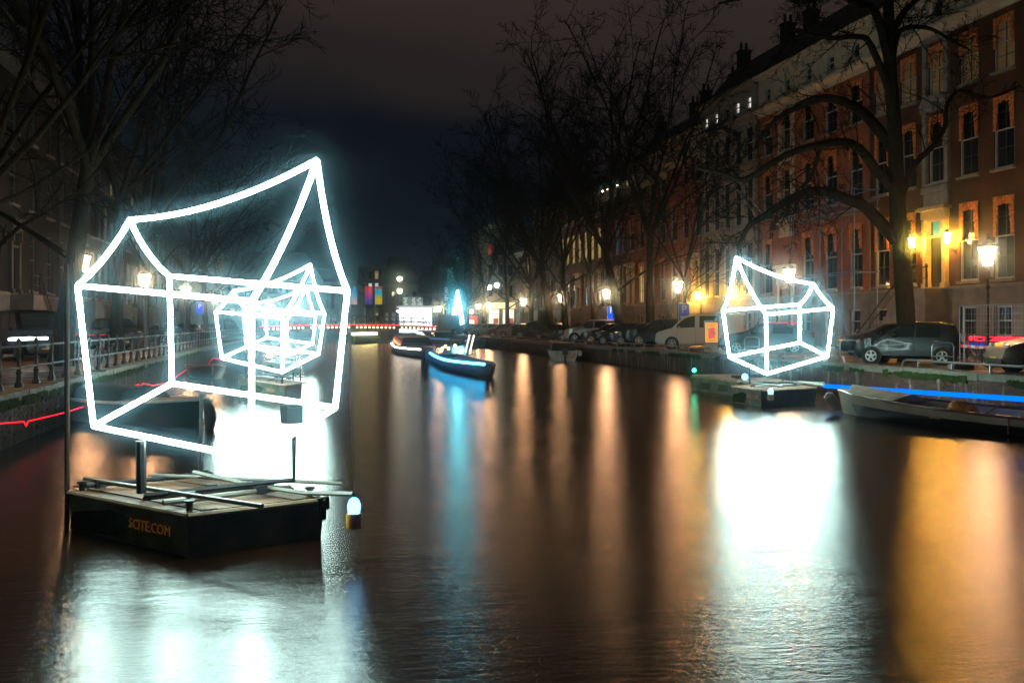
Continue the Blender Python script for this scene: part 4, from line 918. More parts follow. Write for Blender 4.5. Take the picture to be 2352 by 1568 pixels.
# ================================================================== parked cars
GL_CAR = mat('car window glass', (.01, .016, .016), .05, 0, .3, .8, spec=.9, coat=.3)
M_TYRE = mat('tyre rubber', (.012, .012, .012), .8)
M_RIM = mat('alloy rim', (.42, .42, .42), .35, .1, .1)
M_HEAD = mat('headlight lens', (.5, .5, .5), .1, .2, .1, spec=.9)
M_TAIL = mat('tail light lens', (.35, .01, .01), .15, 0, .1)
M_PLATE = mat('yellow number plate', (.75, .42, .02), .5)
def paint(nm, c, met=.4): return mat('car paint '+nm, c, .38, met, .05, 1.5, spec=.4, coat=.2)
def sm(x): return x*x*(3-2*x)
CARS = {}
def car_meshes(kind):
    if kind in CARS: return CARS[kind]
    # L, W, H, wheel radius, axle x, belt z, profile (x/L, z/H)
    K = {'hatch': (3.6, 1.63, 1.47, .29, (.62, 2.95), .92, [(0, .36), (.02, .50), (.10, .60), (.24, .68), (.27, .70), (.44, .955), (.55, 1.0), (.78, .985), (.90, .93), (.965, .66), (.99, .60), (1.0, .36)]),
         'sedan': (4.4, 1.76, 1.45, .31, (.85, 3.5), .92, [(0, .36), (.015, .50), (.08, .60), (.24, .69), (.28, .71), (.44, .96), (.54, 1.0), (.72, .98), (.88, .80), (.96, .72), (.99, .62), (1.0, .36)]),
         'suv': (4.6, 1.86, 1.74, .36, (.88, 3.65), 1.08, [(0, .34), (.012, .52), (.06, .60), (.22, .67), (.25, .68), (.38, .95), (.48, 1.0), (.82, .99), (.92, .93), (.975, .66), (.99, .58), (1.0, .34)]),
         'van': (4.9, 1.82, 1.97, .33, (.95, 3.9), 1.12, [(0, .28), (.01, .44), (.05, .50), (.16, .58), (.19, .60), (.34, .93), (.42, .985), (.55, 1.0), (.93, .99), (.985, .93), (.995, .5), (1.0, .28)])}
    L, W, H, wr, ax, belt, prof = K[kind]
    def zt(x):
        f = x/L
        for (a, za), (b, zb) in zip(prof, prof[1:]):
            if f <= b: return (za+(zb-za)*((f-a)/(b-a) if b > a else 0))*H
        return prof[-1][1]*H
    w2 = W/2; roofw = w2*(.74 if kind != 'van' else .84)
    xs = sorted({p[0]*L for p in prof} | {L*i/26 for i in range(27)})
    def ww(x): # plan taper
        e = min(x, L-x); return w2*(1-.16*max(0, 1-e/(.13*L))**2)
    def yat(x, z):
        w = ww(x); b = min(belt, zt(x))
        if z <= b: return w*(.985 if z > .55 else 1)
        f = (z-belt)/(H-belt); return w*.975+(roofw-w*.975)*min(1, f)**1.15
    body = MB(); rings = []
    for x in xs:
        t_ = zt(x); b = min(belt, t_-.02); w = ww(x); zb = .20+(.10 if (x < .12 or x > L-.12) else 0)
        yt = yat(x, t_-.03) if t_ > belt+.03 else w*.95
        hp_ = [(w*.86, zb), (w*.985, zb+.10), (w, .48 if b > .5 else b*.8), (w*.985, b), (yt, max(t_-.045, b+.005)), (yt*.86, t_), (0, t_+.015)]
        ring = [(x, -y, z) for y, z in hp_]+[(x, y, z) for y, z in hp_[::-1][1:]]
        rings.append(ring)
    n = len(rings[0]); vs = [p for r in rings for p in r]; fs = []
    for i in range(len(rings)-1):
        for k in range(n-1): fs.append((i*n+k, i*n+k+1, (i+1)*n+k+1, (i+1)*n+k))
        fs.append((i*n+n-1, i*n, (i+1)*n, (i+1)*n+n-1))
    fs += [tuple(range(n)), tuple(range((len(rings)-1)*n, len(rings)*n))]
    body.add(vs, fs)
    P_ = {'body': (body, None, 'all')}
    # side windows
    def sidewin(f0, f1, sgn):
        g = MB(); m = 8; lo = []; hi = []
        for i in range(m+1):
            x = L*(f0+(f1-f0)*i/m); top = max(belt+.03, min(zt(x)-.10, H-.12)); 
            lo.append((x, sgn*(yat(x, belt+.03)+.006), belt+.03)); hi.append((x, sgn*(yat(x, top)+.008), top))
        v = lo+hi; g.add(v, [(i, i+1, m+1+i+1, m+1+i) for i in range(m)]); return g
    rng = {'hatch': [(.33, .56), (.58, .80)], 'sedan': [(.34, .55), (.57, .78)], 'suv': [(.31, .50), (.52, .70), (.72, .90)], 'van': [(.25, .45), (.50, .72)]}[kind]
    P_['side_window'] = [(sidewin(a, b, s), GL_CAR, False) for a, b in rng for s in (-1, 1)]
    # windscreen / rear window
    def cross(f0, f1, off):
        g = MB(); m = 5; v = []
        for i in range(m+1):
            x = L*(f0+(f1-f0)*i/m); z = zt(x); y = yat(x, z)*.80
            v += [(x-off, -y, z+.028), (x-off, 0, z+.034), (x-off, y, z+.028)]
        return g.add(v, [(i*3+k, i*3+k+1, i*3+k+4, i*3+k+3) for i in range(m) for k in (0, 1)])
    wsr = {'hatch': (.285, .43), 'sedan': (.295, .43), 'suv': (.265, .375), 'van': (.205, .335)}[kind]
    rwr = {'hatch': (.905, .955), 'sedan': (.74, .865), 'suv': (.93, .968), 'van': (.984, .994)}[kind]
    P_['windscreen'] = (cross(*wsr, .012), GL_CAR, False); P_['rear_window'] = (cross(*rwr, -.012), GL_CAR, False)
    arch = []
    for x in ax:
        for s in (-1, 1):
            m_ = MB().lathe([(wr*1.18, 0), (wr*1.18, .014)], 18).xf(Matrix.Translation((x, s*(w2*.992), wr)) @ Matrix.Rotation(-s*pi/2, 4, 'X')); arch.append(m_)
    P_['wheel_arch'] = [(q, M_RUB, False) for q in arch]
    P_['_wheels'] = [(x, s*(w2-.055), wr) for x in ax for s in (-1, 1)]
    wt = MB().lathe([(wr*.66, -.10), (wr*.95, -.105), (wr, -.06), (wr, .06), (wr*.95, .105), (wr*.66, .10)], 20)
    rim = MB().tube([(wr*.61*cos(2*pi*i/18), wr*.61*sin(2*pi*i/18), .106) for i in range(19)], .022, 5, cap=False)
    for k in range(5):
        a = 2*pi*k/5; q = MB().box((0, wr*.33, .110), (wr*.20, wr*.58, .024)).xf(Matrix.Rotation(a, 4, 'Z')); rim.add(q.v, q.f)
    rim.lathe([(wr*.16, .09), (wr*.13, .128)], 8)
    P_['_tyre'] = wt.mesh('wheel', M_TYRE, True); P_['_rim'] = rim.mesh('rim', M_RIM)
    hl = []
    for s in (-1, 1):
        x = .03*L+.02; z = (.52 if kind != 'van' else .44)*H
        hl.append((MB().lathe([(.15, -.01), (.13, .05), (.02, .07)], 8).xf(Matrix.Translation((x+.03, s*(ww(x)*.80), z)) @ Matrix.Rotation(-pi/2, 4, 'Y') @ Matrix.Diagonal((.75, 1.1, 1, 1))), M_HEAD, True))
    P_['headlight'] = hl
    P_['tail_light'] = [(MB().box((L-.045, s*(ww(L-.05)*.86), .62*H), (.10, .2, .26)), M_TAIL, False) for s in (-1, 1)]
    P_['mirror'] = [(MB().sph((0, 0, 0), .1, 8, 5).xf(Matrix.Translation((L*wsr[0]+.35, s*(w2+.08), belt+.08)) @ Matrix.Diagonal((.7, 1.1, .8, 1))), None, 'all') for s in (-1, 1)]
    P_['number_plate'] = [(MB().box((.0, 0, .42), (.03, .5, .11)), M_PLATE, False), (MB().box((L+.0, 0, .62), (.03, .5, .11)), M_PLATE, False)]
    P_['door_handle'] = [(MB().box((L*f, s*(w2+.003), belt-.10), (.16, .03, .03)), None, False) for f in (rng[0][1]-.03, rng[1][1]-.03) for s in (-1, 1)]
    dg = MB()
    for f in (rng[0][0]-.0, rng[0][1]+.01, rng[-1 if kind == 'sedan' or kind == 'hatch' else 1][1]):
        for s in (-1, 1): dg.box((L*f, s*(w2*.992), belt*.62), (.012, .02, belt*.62))
    P_['door_gap'] = (dg, M_RUB, False)
    P_['bumper'] = [(MB().box((.05, 0, .36), (.14, W*.80, .13)), M_RUB, False), (MB().box((L-.05, 0, .36), (.12, W*.80, .13)), M_RUB, False)]
    P_['_L'] = L; P_['_cache'] = {}
    CARS[kind] = P_; return P_
def car(label, kind, pm, front, head, group='cars parked along the right quay', wheels=True):
    P_ = car_meshes(kind); pc = P_['_cache'].setdefault(pm.name, {})
    # heading: direction the nose points; local +x runs nose -> tail
    t = thing('parked_car' if kind != 'van' else 'parked_van', label, 'car' if kind != 'van' else 'van', (front[0], front[1], QZ), head+pi, group)
    for k, v in P_.items():
        if k.startswith('_'): continue
        for i, (mb, m, smo) in enumerate(v if isinstance(v, list) else [v]):
            key = (k, i) if m is None else None
            store = pc if m is None else P_['_cache'].setdefault('fixed', {})
            kk = (k, i)
            if kk not in store: store[kk] = mb.mesh(k, m or pm, smo if k != 'body' else True)
            inst(k, store[kk], t)
    for (x, y, z) in P_['_wheels']:
        w = inst('wheel', P_['_tyre'], t, (x, y, z)); w.rotation_euler = (-pi/2 if y > 0 else pi/2, 0, 0)
        inst('rim', P_['_rim'], w)
    return t
p_blk = paint('black', (.008, .008, .010)); p_sil = paint('silver', (.28, .27, .25), .7); p_wht = paint('white', (.42, .40, .37), 0); p_navy = paint('navy', (.008, .012, .03))
p_gry = paint('grey', (.03, .03, .032), .4); p_red = paint('red', (.16, .012, .012)); p_brn = paint('brown', (.04, .028, .02), .5); p_dgr = paint('dark green grey', (.007, .009, .010), .2); p_cham = paint('champagne silver', (.24, .19, .15), .6)
def hd(deg): return radians(180-deg)     # 0 = nose straight to the water, positive = turned away from the viewer
cl = [('champagne silver car cut off by the right edge', 'sedan', p_cham, 2281, 19.35, 18), ('dark grey hatchback with a paper in its side window', 'hatch', p_dgr, 1972, 19.6, 43), ('black car behind the dark hatchback', 'sedan', p_blk, 1925, 23.2, 20),
      ('dark car seen through the right light house', 'sedan', p_navy, 1652, 19.7, 26), ('white van parked beside the orange poster', 'van', p_wht, 1508, 19.5, 26), ('black off roader left of the white van', 'suv', p_blk, 1440, 19.9, 26), ('dark blue car with a lit bonnet left of the off roader', 'sedan', p_navy, 1402, 19.4, 28),
      ('black hatchback under the thick upright elm', 'hatch', p_blk, 1370, 19.4, 28), ('dark grey car right of the silver one', 'sedan', p_dgr, 1337, 19.4, 28), ('silver car with round wheel arches behind the small motorboat', 'suv', p_sil, 1300, 19.5, 28), ('black low car left of the silver one', 'sedan', p_blk, 1274, 19.5, 28), ('brown car under the leaning elm', 'sedan', p_brn, 1222, 19.4, 28),
      ('tall black off roader near the lantern lamp', 'suv', p_blk, 1180, 19.5, 28), ('light silver hatchback left of the tall black off roader', 'sedan', p_sil, 1144, 19.5, 28), ('black and red car among the far row', 'hatch', p_red, 1124, 19.5, 28), ('pale car near the front of the corner shop', 'hatch', p_sil, 1086, 19.5, 28), ('red car in the red glow of the stall', 'sedan', p_red, 1068, 19.5, 28), ('smallest dark car at the far end of the row', 'hatch', p_navy, 1040, 19.5, 28)]
for lb, k, pm, px, v, deg in cl: car(lb, k, pm, atv(px, v, z=QZ), hd(deg))
ty = [o for o in C.objects if o.get('label', '').startswith('dark grey hatchback with')][0]
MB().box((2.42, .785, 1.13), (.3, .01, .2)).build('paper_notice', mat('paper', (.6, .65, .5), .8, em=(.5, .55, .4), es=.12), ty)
# cars on the left quay, noses towards the viewer
for lb, k, pm, px, v, ang in (('black van behind the railing at the left edge of the biggest light house', 'van', p_blk, 112, -9.6, -62), ('dark off roader inside the biggest light house', 'suv', p_blk, 292, -9.3, -66), ('dark car right of the off roader on the left quay', 'sedan', p_navy, 405, -9.3, -66), ('black car near the left parking sign', 'hatch', p_blk, 452, -9.3, -66), ('grey car far along the left quay', 'sedan', p_gry, 500, -9.3, -66), ('dark small van behind the far left railing', 'van', p_gry, 535, -9.3, -66)):
    car(lb, k, pm, atv(px, v, z=QZ), radians(ang), group='cars on the left quay')
# ------------------------------------------------------------------ bicycles
def wheel_ring(c, r, tr):
    return MB().tube([(c[0]+r*cos(a), 0, c[1]+r*sin(a)) for a in [2*pi*i/20 for i in range(21)]], tr, 5, cap=False)
BK = {}
def bike_meshes():
    R_ = .34
    for nm, x in (('front_wheel', 0), ('rear_wheel', 1.08)):
        w = wheel_ring((x, R_), R_-.02, .02); BK[nm] = w.mesh(nm, M_RUB)
        s = MB()
        for k in range(12): a = 2*pi*k/12; s.bar((x, 0, R_), (x+(R_-.02)*cos(a), 0, R_+(R_-.02)*sin(a)), .0035, 3)
        s.lathe([(.03, -.04), (.03, .04)], 6).v
        BK[nm+'_spokes'] = s.mesh('spokes', M_STEEL)
    fr = MB().bar((.24, 0, .78), (.17, 0, .9), .02).bar((0, 0, R_), (.22, 0, .8), .016).bar((.22, 0, .74), (.6, 0, .3), .02).bar((.6, 0, .3), (.72, 0, .82), .018).bar((.72, 0, .8), (1.08, 0, R_), .011).bar((.6, 0, .3), (1.08, 0, R_), .012).tube([(.2, 0, .66), (.4, 0, .42), (.6, 0, .34)], .014, 6)
    BK['frame'] = fr.mesh('frame', mat('bicycle red brown', (.10, .015, .015), .4, .2), True)
    BK['handlebar'] = MB().bar((.2, 0, .84), (.17, 0, 1.02), .014).tube([(.38, -.27, 1.02), (.22, -.25, 1.06), (.16, 0, 1.04), (.22, .25, 1.06), (.38, .27, 1.02)], .013, 6).mesh('handlebar', M_CHROME, True)
    BK['saddle'] = MB().add([(.62, 0, .95), (.72, -.04, .95), (.88, -.1, .96), (.9, .1, .96), (.72, .04, .95), (.75, 0, .88)], [(0, 1, 4), (1, 2, 3, 4), (0, 5, 1), (1, 5, 2), (2, 5, 3), (3, 5, 4), (4, 5, 0)]).mesh('saddle', M_BLACK)
    BK['mudguard'] = MB().tube([(1.08+.37*cos(a), 0, .34+.37*sin(a)) for a in [pi*.0+pi*i/10 for i in range(11)]], .022, 4).mesh('mudguard', M_BLACK)
    BK['carrier'] = MB().box((1.08, 0, .76), (.4, .12, .02)).bar((1.2, .05, .76), (1.08, .05, .34), .007).bar((1.2, -.05, .76), (1.08, -.05, .34), .007).mesh('carrier', M_BLACK)
    BK['crank'] = MB().lathe([(.09, -.01), (.09, .01)], 10).xf(Matrix.Translation((.6, .04, .3)) @ Matrix.Rotation(pi/2, 4, 'X')).box((.68, .08, .2), (.1, .08, .025)).box((.52, -.08, .4), (.1, .08, .025)).bar((.6, .05, .3), (.68, .06, .2), .01).bar((.6, -.05, .3), (.52, -.06, .4), .01).mesh('crank', M_STEEL)
bike_meshes()
def bike(label, p, rz, group='parked bicycles', full=True, tilt=.0):
    t = thing('bicycle', label, 'bicycle', p, rz, group); t.rotation_euler.x = tilt
    for k in ('front_wheel', 'rear_wheel'):
        o = inst(k, BK[k], t)
        if full: inst('spokes', BK[k+'_spokes'], o)
    for k in ('frame', 'handlebar', 'saddle', 'mudguard') + (('carrier', 'crank') if full else ()): inst(k, BK[k], t)
    return t
bike('reddish bicycle leaning at the site fence, behind the tape', atv(2200, 20.3, z=QZ), -.15, tilt=-.06)
bike('second bicycle behind the reddish one, by the lamp post', atv(2222, 21.0, z=QZ), -.05, tilt=.05)
bike('bicycle against the left railing, silvery wheels', atv(222, -6.35, z=QZ), 1.35, 'bicycles at the left railing', tilt=.1); bike('second bicycle against the left railing, under the off roader', atv(306, -6.35, z=QZ), 1.45, 'bicycles at the left railing', tilt=.1)
rr = random.Random(21)
for i in range(22):
    x = xL+2.2+i*1.02; bike('bicycle leaning on the railing of the low bridge' , (x, by-.35+.75, hz(x)+.15), rr.choice((0, .06, pi)) + rr.uniform(-.1, .1), 'bicycles on the bridge', False, rr.uniform(-.12, .12))
# ================================================================== barges and boats
M_HULLB = mat('black barge steel', (.020, .022, .017), .5, 0, .6, 2.6, .5, 9, col2=(.16, .20, .06))
M_HULLR = mat('rusty barge steel', (.06, .032, .022), .55, 0, .6, 2.6, .5, 10, col2=(.016, .013, .012))
M_PIPE = mat('pale scaffold tube', (.13, .12, .10), .4, .3, .2)
M_GALV = mat('dark angle iron', (.012, .012, .014), .65, 0, .3, spec=.2)
M_PLANK = [mat('deck plank %d' % i, c, .5, 0, .35, 5, .2, 30) for i, c in enumerate(((.10, .044, .018), (.075, .034, .015), (.13, .06, .025)))]
LB = emis('blue white beacon', (.12, .5, 1.0), 7); M_BEAC = mat('orange beacon base', (.75, .36, .02), .5)
def beacon(t, p, s=1.0):
    o = MB().lathe([(.085*s, -.16*s), (.09*s, -.02*s), (.08*s, 0)], 10, p).build('beacon_base', M_BEAC, t, True)
    MB().lathe([(.06*s, 0.001), (.075*s, .08*s), (.05*s, .15*s), (.02*s, .17*s)], 10, p).build('beacon_lens', LB, o, 'all')
    return o
ORT = mat('orange painted letters', (.62, .22, .02), .6, em=(.9, .3, .02), es=.05)
def barge(label, n, l, r, zd, detail=True, gate=True):
    # n,l,r: near, left, right deck corners (world xy)
    n, l, r = Vector(n), Vector(l), Vector(r)
    n.z = l.z = r.z = 0; f = l+r-n
    t = thing('barge', label, 'barge', n, 0, 'steel barges carrying the light houses')
    a, b = l-n, r-n; ua, ub = a.normalized(), b.normalized()
    def q(s, u, z): return a*s+b*u+Vector((0, 0, z))
    h = MB().add([q(.03, .03, -.5), q(.97, .03, -.5), q(.97, .97, -.5), q(.03, .97, -.5), q(0, 0, zd-.03), q(1, 0, zd-.03), q(1, 1, zd-.03), q(0, 1, zd-.03)], [(0, 1, 5, 4), (1, 2, 6, 5), (2, 3, 7, 6), (3, 0, 4, 7), (4, 5, 6, 7), (3, 2, 1, 0)])
    me = h.mesh('hull', M_HULLB); me.materials.append(M_HULLR)
    for p in me.polygons:
        c = p.center; 
        if abs(p.normal.z) < .5 and p.normal.dot(-ua) > .6: p.material_index = 1
    inst('hull', me, t)
    # rubbing edge, planks
    e = MB()
    for (s0, u0, s1, u1) in ((0, 0, 1, 0), (0, 0, 0, 1), (1, 0, 1, 1), (0, 1, 1, 1)): e.bar(q(s0, u0, zd-.02), q(s1, u1, zd-.02), .03, 6)
    e.build('deck_edge', M_WOOD, t)
    k = 9; rr = random.Random(len(label))
    for i in range(k):
        u0, u1 = i/k+.004, (i+1)/k-.004; z0 = zd-.028; z1 = zd+.008+rr.uniform(0, .012)
        MB().add([q(.02, u0, z0), q(.98, u0, z0), q(.98, u1, z0), q(.02, u1, z0), q(.02, u0, z1), q(.98, u0, z1), q(.98, u1, z1), q(.02, u1, z1)], [(0, 1, 5, 4), (1, 2, 6, 5), (2, 3, 7, 6), (3, 0, 4, 7), (4, 5, 6, 7)]).build('plank', rr.choice(M_PLANK), t)
    # tubes lying on deck
    for (s0, u0, s1, u1, z, rad, m) in ((.16, -.02, .20, .95, .08, .032, M_PIPE), (.34, -.0, .36, .98, .07, .022, M_GALV), (.86, .02, .86, .98, .09, .03, M_GALV), (.98, .10, -.32, .20, .13, .026, M_PIPE), (.94, .55, .05, 1.2, .12, .022, M_PIPE), (.9, .80, .1, .86, .10, .02, M_GALV)):
        MB().bar(q(s0, u0, zd+z), q(s1, u1, zd+z), rad, 8).build('deck_tube', m, t)
    for (s0, u0) in ((.2, .2), (.18, .7), (.86, .12), (.86, .9), (.36, .5)): MB().box(q(s0, u0, zd+.1), (.11, .09, .10), .5).build('tube_clamp', M_BLACK, t)
    if detail:
        cb = MB().box(q(0, .985, zd-.06), (.16, .05, .14), .7).box(q(0, .99, zd-.16), (.06, .04, .16), .7); cb.build('corner_bracket', M_BLACK, t)
        for (s, u) in ((.05, .06), (.95, .06), (.05, .94)): MB().lathe([(.035, 0), (.035, .09), (.06, .1), (.06, .12)], 8, q(s, u, zd)).build('bollard', M_BLACK, t)
        rp = MB()
        for j in range(3): rp.tube([q(.95-.02*i+.05*rr.random(), .02+.035*i+.03*rr.random(), zd+.05+.05*rr.random()) for i in range(9)], .012, 5)
        rp.build('cable', M_BLACK, t)
        MB().box(q(.30, .30, zd+.05), (.16, .07, .06), .4).build('blue_clip', mat('blue plastic', (.02, .12, .5), .4), t)
    tx = text_mesh('SCITE.COM', .155, .003, ORT)
    # lettering on the near-left side face
    o = inst('lettering', tx, t); nrm = Vector((ua.y, -ua.x, 0)) if Vector((ua.y, -ua.x, 0)).dot(-ub) > 0 else Vector((-ua.y, ua.x, 0))
    M_ = Matrix((( -ua.x, 0, nrm.x, 0), (-ua.y, 0, nrm.y, 0), (0, 1, 0, 0), (0, 0, 0, 1)))
    o.matrix_local = Matrix.Translation(q(.28, 0, zd*.52)+nrm*.02) @ M_
    gm = MB().add([q(.98, -.004, .02), q(.55, -.004, .05), q(.42, -.004, zd*.6), q(.6, -.004, zd*.75), q(.95, -.004, zd*.5)], [(0, 1, 2, 3, 4)]).build('algae_patch', M_MOSS, t)
    return t, q
zd = .45
n, r = atz(430, 1180, zd), atz(745, 1143, zd); l = atz(157, 1127, zd)
B1, q1 = barge('biggest black barge with orange letters under the left light house', n, l, r, zd)
# stub posts carrying the light house on the near barge, fitted by eye
def post(t, q, s, u, z0, z1, r_, m, nm='post'):
    return MB().bar(q(s, u, z0), q(s, u, z1), r_, 8).build(nm, m, t)
fr_ = MB()
c0, c1 = P(660, 1150, 11.5)-B1.location, P(672, 1105, 11.6)-B1.location
MB().tube([P(330, 1138, 11.0)-B1.location, P(500, 1120, 11.3)-B1.location, P(675, 1101, 11.6)-B1.location, P(675, 985, 11.6)-B1.location], .028, 4).build('support_bar', M_GALV, B1)
MB().bar(P(462, 1090, 12.3)-B1.location, P(462, 905, 12.3)-B1.location, .024, 6).build('support_post', M_GALV, B1)
MB().bar(P(325, 1132, 11.3)-B1.location, P(323, 1012, 11.3)-B1.location, .055, 8).build('support_post', M_BLACK, B1)
MB().box(P(670, 950, 11.55)-B1.location, (.2, .16, .21), .4).box(P(665, 950, 11.5)-B1.location, (.14, .2, .15), .4).build('control_box', mat('grey control box', (.012, .016, .02), .8, spec=.1), B1)
MB().tube([P(445, 1084, 12.2)-B1.location, P(600, 1118, 11.6)-B1.location, P(700, 1132, 11.2)-B1.location, P(812, 1134, 10.6)-B1.location], .026, 7).build('boom', M_PIPE, B1)
beacon(B1, P(813, 1178, 10.6)-B1.location, .95)
MB().bar(P(813, 1134, 10.6)-B1.location, P(813, 1160, 10.6)-B1.location, .007).build('hook', M_BLACK, B1)
MB().tube([P(813, 1134, 10.6)-B1.location, P(800, 800, 11.2)-B1.location, P(797, 672, 11.6)-B1.location], .0035, 3).build('stay_wire', M_STEEL, B1)
MB().lathe([(.045, .9), (.06, 1.4), (.055, 4.0), (.03, 4.05)], 8).build('mast', mat('brown mast wood', (.028, .013, .007), .85, 0, .3, spec=.1), None)
mo = [o for o in C.objects if o.name.startswith('mast')][0]
pm_ = atz(154, 1118, 0.0); MB_ = P(154, 1118, dep(l)); mo.location = (MB_.x, MB_.y, 0); mo.name = 'mooring_pole'; tag(mo, 'tall brown mooring pole at the left corner of the biggest barge', 'mooring pole')
me = MB().lathe([(.028, -.6), (.03, 2.6), (.02, 3.05), (.015, 3.1)], 8).mesh('mooring_pole', MATS['brown mast wood'], True); mo.data = me
# right barge
zd2 = .5
n, l, r = atz(1748, 895.4, zd2), atz(1681, 886, zd2), atz(1875, 889.5, zd2)
B2, q2 = barge('small barge with a blue lamp under the right light house', n, l, r, zd2, False)
MB().bar(P(1835, 878, 31)-B2.location, P(1893, 886, 30.3)-B2.location, .05, 8).build('boom', M_PIPE, B2)
beacon(B2, P(1770, 905, 28.9)-B2.location, 1.05)
MB().sph(P(1711, 865, 30.6)-B2.location, .1, 8, 5).build('blue_lamp', LB, B2, 'all')
for px, py, Y in ((1722, 880, 30), (1835, 872, 30.8), (1790, 868, 31.4)): MB().bar(P(px, py, Y)-B2.location, P(px, py-52 if px < 1800 else py-40, Y)-B2.location, .03, 6).build('support_post', M_GALV, B2)
MB().tube([P(1893, 886, 30.3)-B2.location, P(1902, 820, 30)-B2.location], .004, 3).build('stay_wire', M_STEEL, B2)
# third barge, left, further off
zd3 = .5
n, l, r = atz(655, 884, zd3), atz(548, 868, zd3), atz(694, 877, zd3)
B3, q3 = barge('black barge with a railing frame under the middle light house', n, l, r, zd3, False)
MB().tube([P(690, 876, dep(r))-B3.location, P(690, 845, dep(r))-B3.location, P(673, 845, dep(r)+.4)-B3.location, P(673, 876, dep(r)+.4)-B3.location], .03, 5).build('rail_frame', M_GALV, B3)
MB().bar(q3(.1, .1, zd3), q3(.1, .1, zd3+.5), .04).bar(q3(.9, .2, zd3), q3(.9, .2, zd3+.9), .05).build('support_post', M_GALV, B3)
n, l, r = atz(648, 836, .5), atz(606, 829, .5), atz(690, 831, .5)
B4, q4 = barge('far barge under the smallest light house', n, l, r, .5, False)
MB().bar(q4(.5, .5, .5), q4(.5, .5, 1.1), .05).build('support_post', M_GALV, B4)
# dark work barge with green light, right
n, l, r = atz(1690, 872, .55), atz(1583, 861, .55), atz(1760, 866, .55)
n.z = 0
o = thing('work_barge', 'flat dark work barge with a green lamp beside the right light house barge', 'barge', (n.x, n.y, 0))
a, b = Vector((l.x-n.x, l.y-n.y, 0)), Vector((r.x-n.x, r.y-n.y, 0))
b = Vector((a.y, -a.x, 0)).normalized()*2.0
if b.y < 0: b = -b
def qq(s, u, z): return a*s+b*u+Vector((0, 0, z))
MB().add([qq(.03, .05, -.4), qq(.94, .05, -.4), qq(.94, .95, -.4), qq(.03, .95, -.4), qq(0, 0, .45), qq(1, 0, .5), qq(1, 1, .5), qq(0, 1, .45)], [(0, 1, 5, 4), (1, 2, 6, 5), (2, 3, 7, 6), (3, 0, 4, 7), (4, 5, 6, 7), (3, 2, 1, 0)]).build('hull', M_HULLB, o)
MB().add([qq(.02, .04, .46), qq(.98, .04, .51), qq(.98, .96, .51), qq(.02, .96, .46), qq(.02, .04, .52), qq(.98, .04, .57), qq(.98, .96, .57), qq(.02, .96, .52)], [(0, 1, 5, 4), (1, 2, 6, 5), (2, 3, 7, 6), (3, 0, 4, 7), (4, 5, 6, 7)]).build('deck', M_WOOD, o)
MB().bar(qq(.1, .1, .6), qq(.45, .9, .62), .04).bar(qq(.3, .2, .6), qq(.02, .8, .64), .04).build('deck_tube', M_GALV, o)
for s in (.25, .62): MB().add([qq(s-.1, -.012, .12), qq(s+.1, -.012, .12), qq(s+.1, -.012, .34), qq(s-.1, -.012, .34)], [(0, 1, 2, 3)]).build('side_panel', mat('dull green panel', (.03, .05, .02), .7), o)
MB().bar(qq(1.0, .1, .5), qq(1.0, .1, .68), .02).build('lamp_post', M_BLACK, o); MB().sph(qq(1.0, .1, .72), .07, 8, 5).build('green_lamp', emis('green lamp', (.02, 1.0, .45), 26), o)
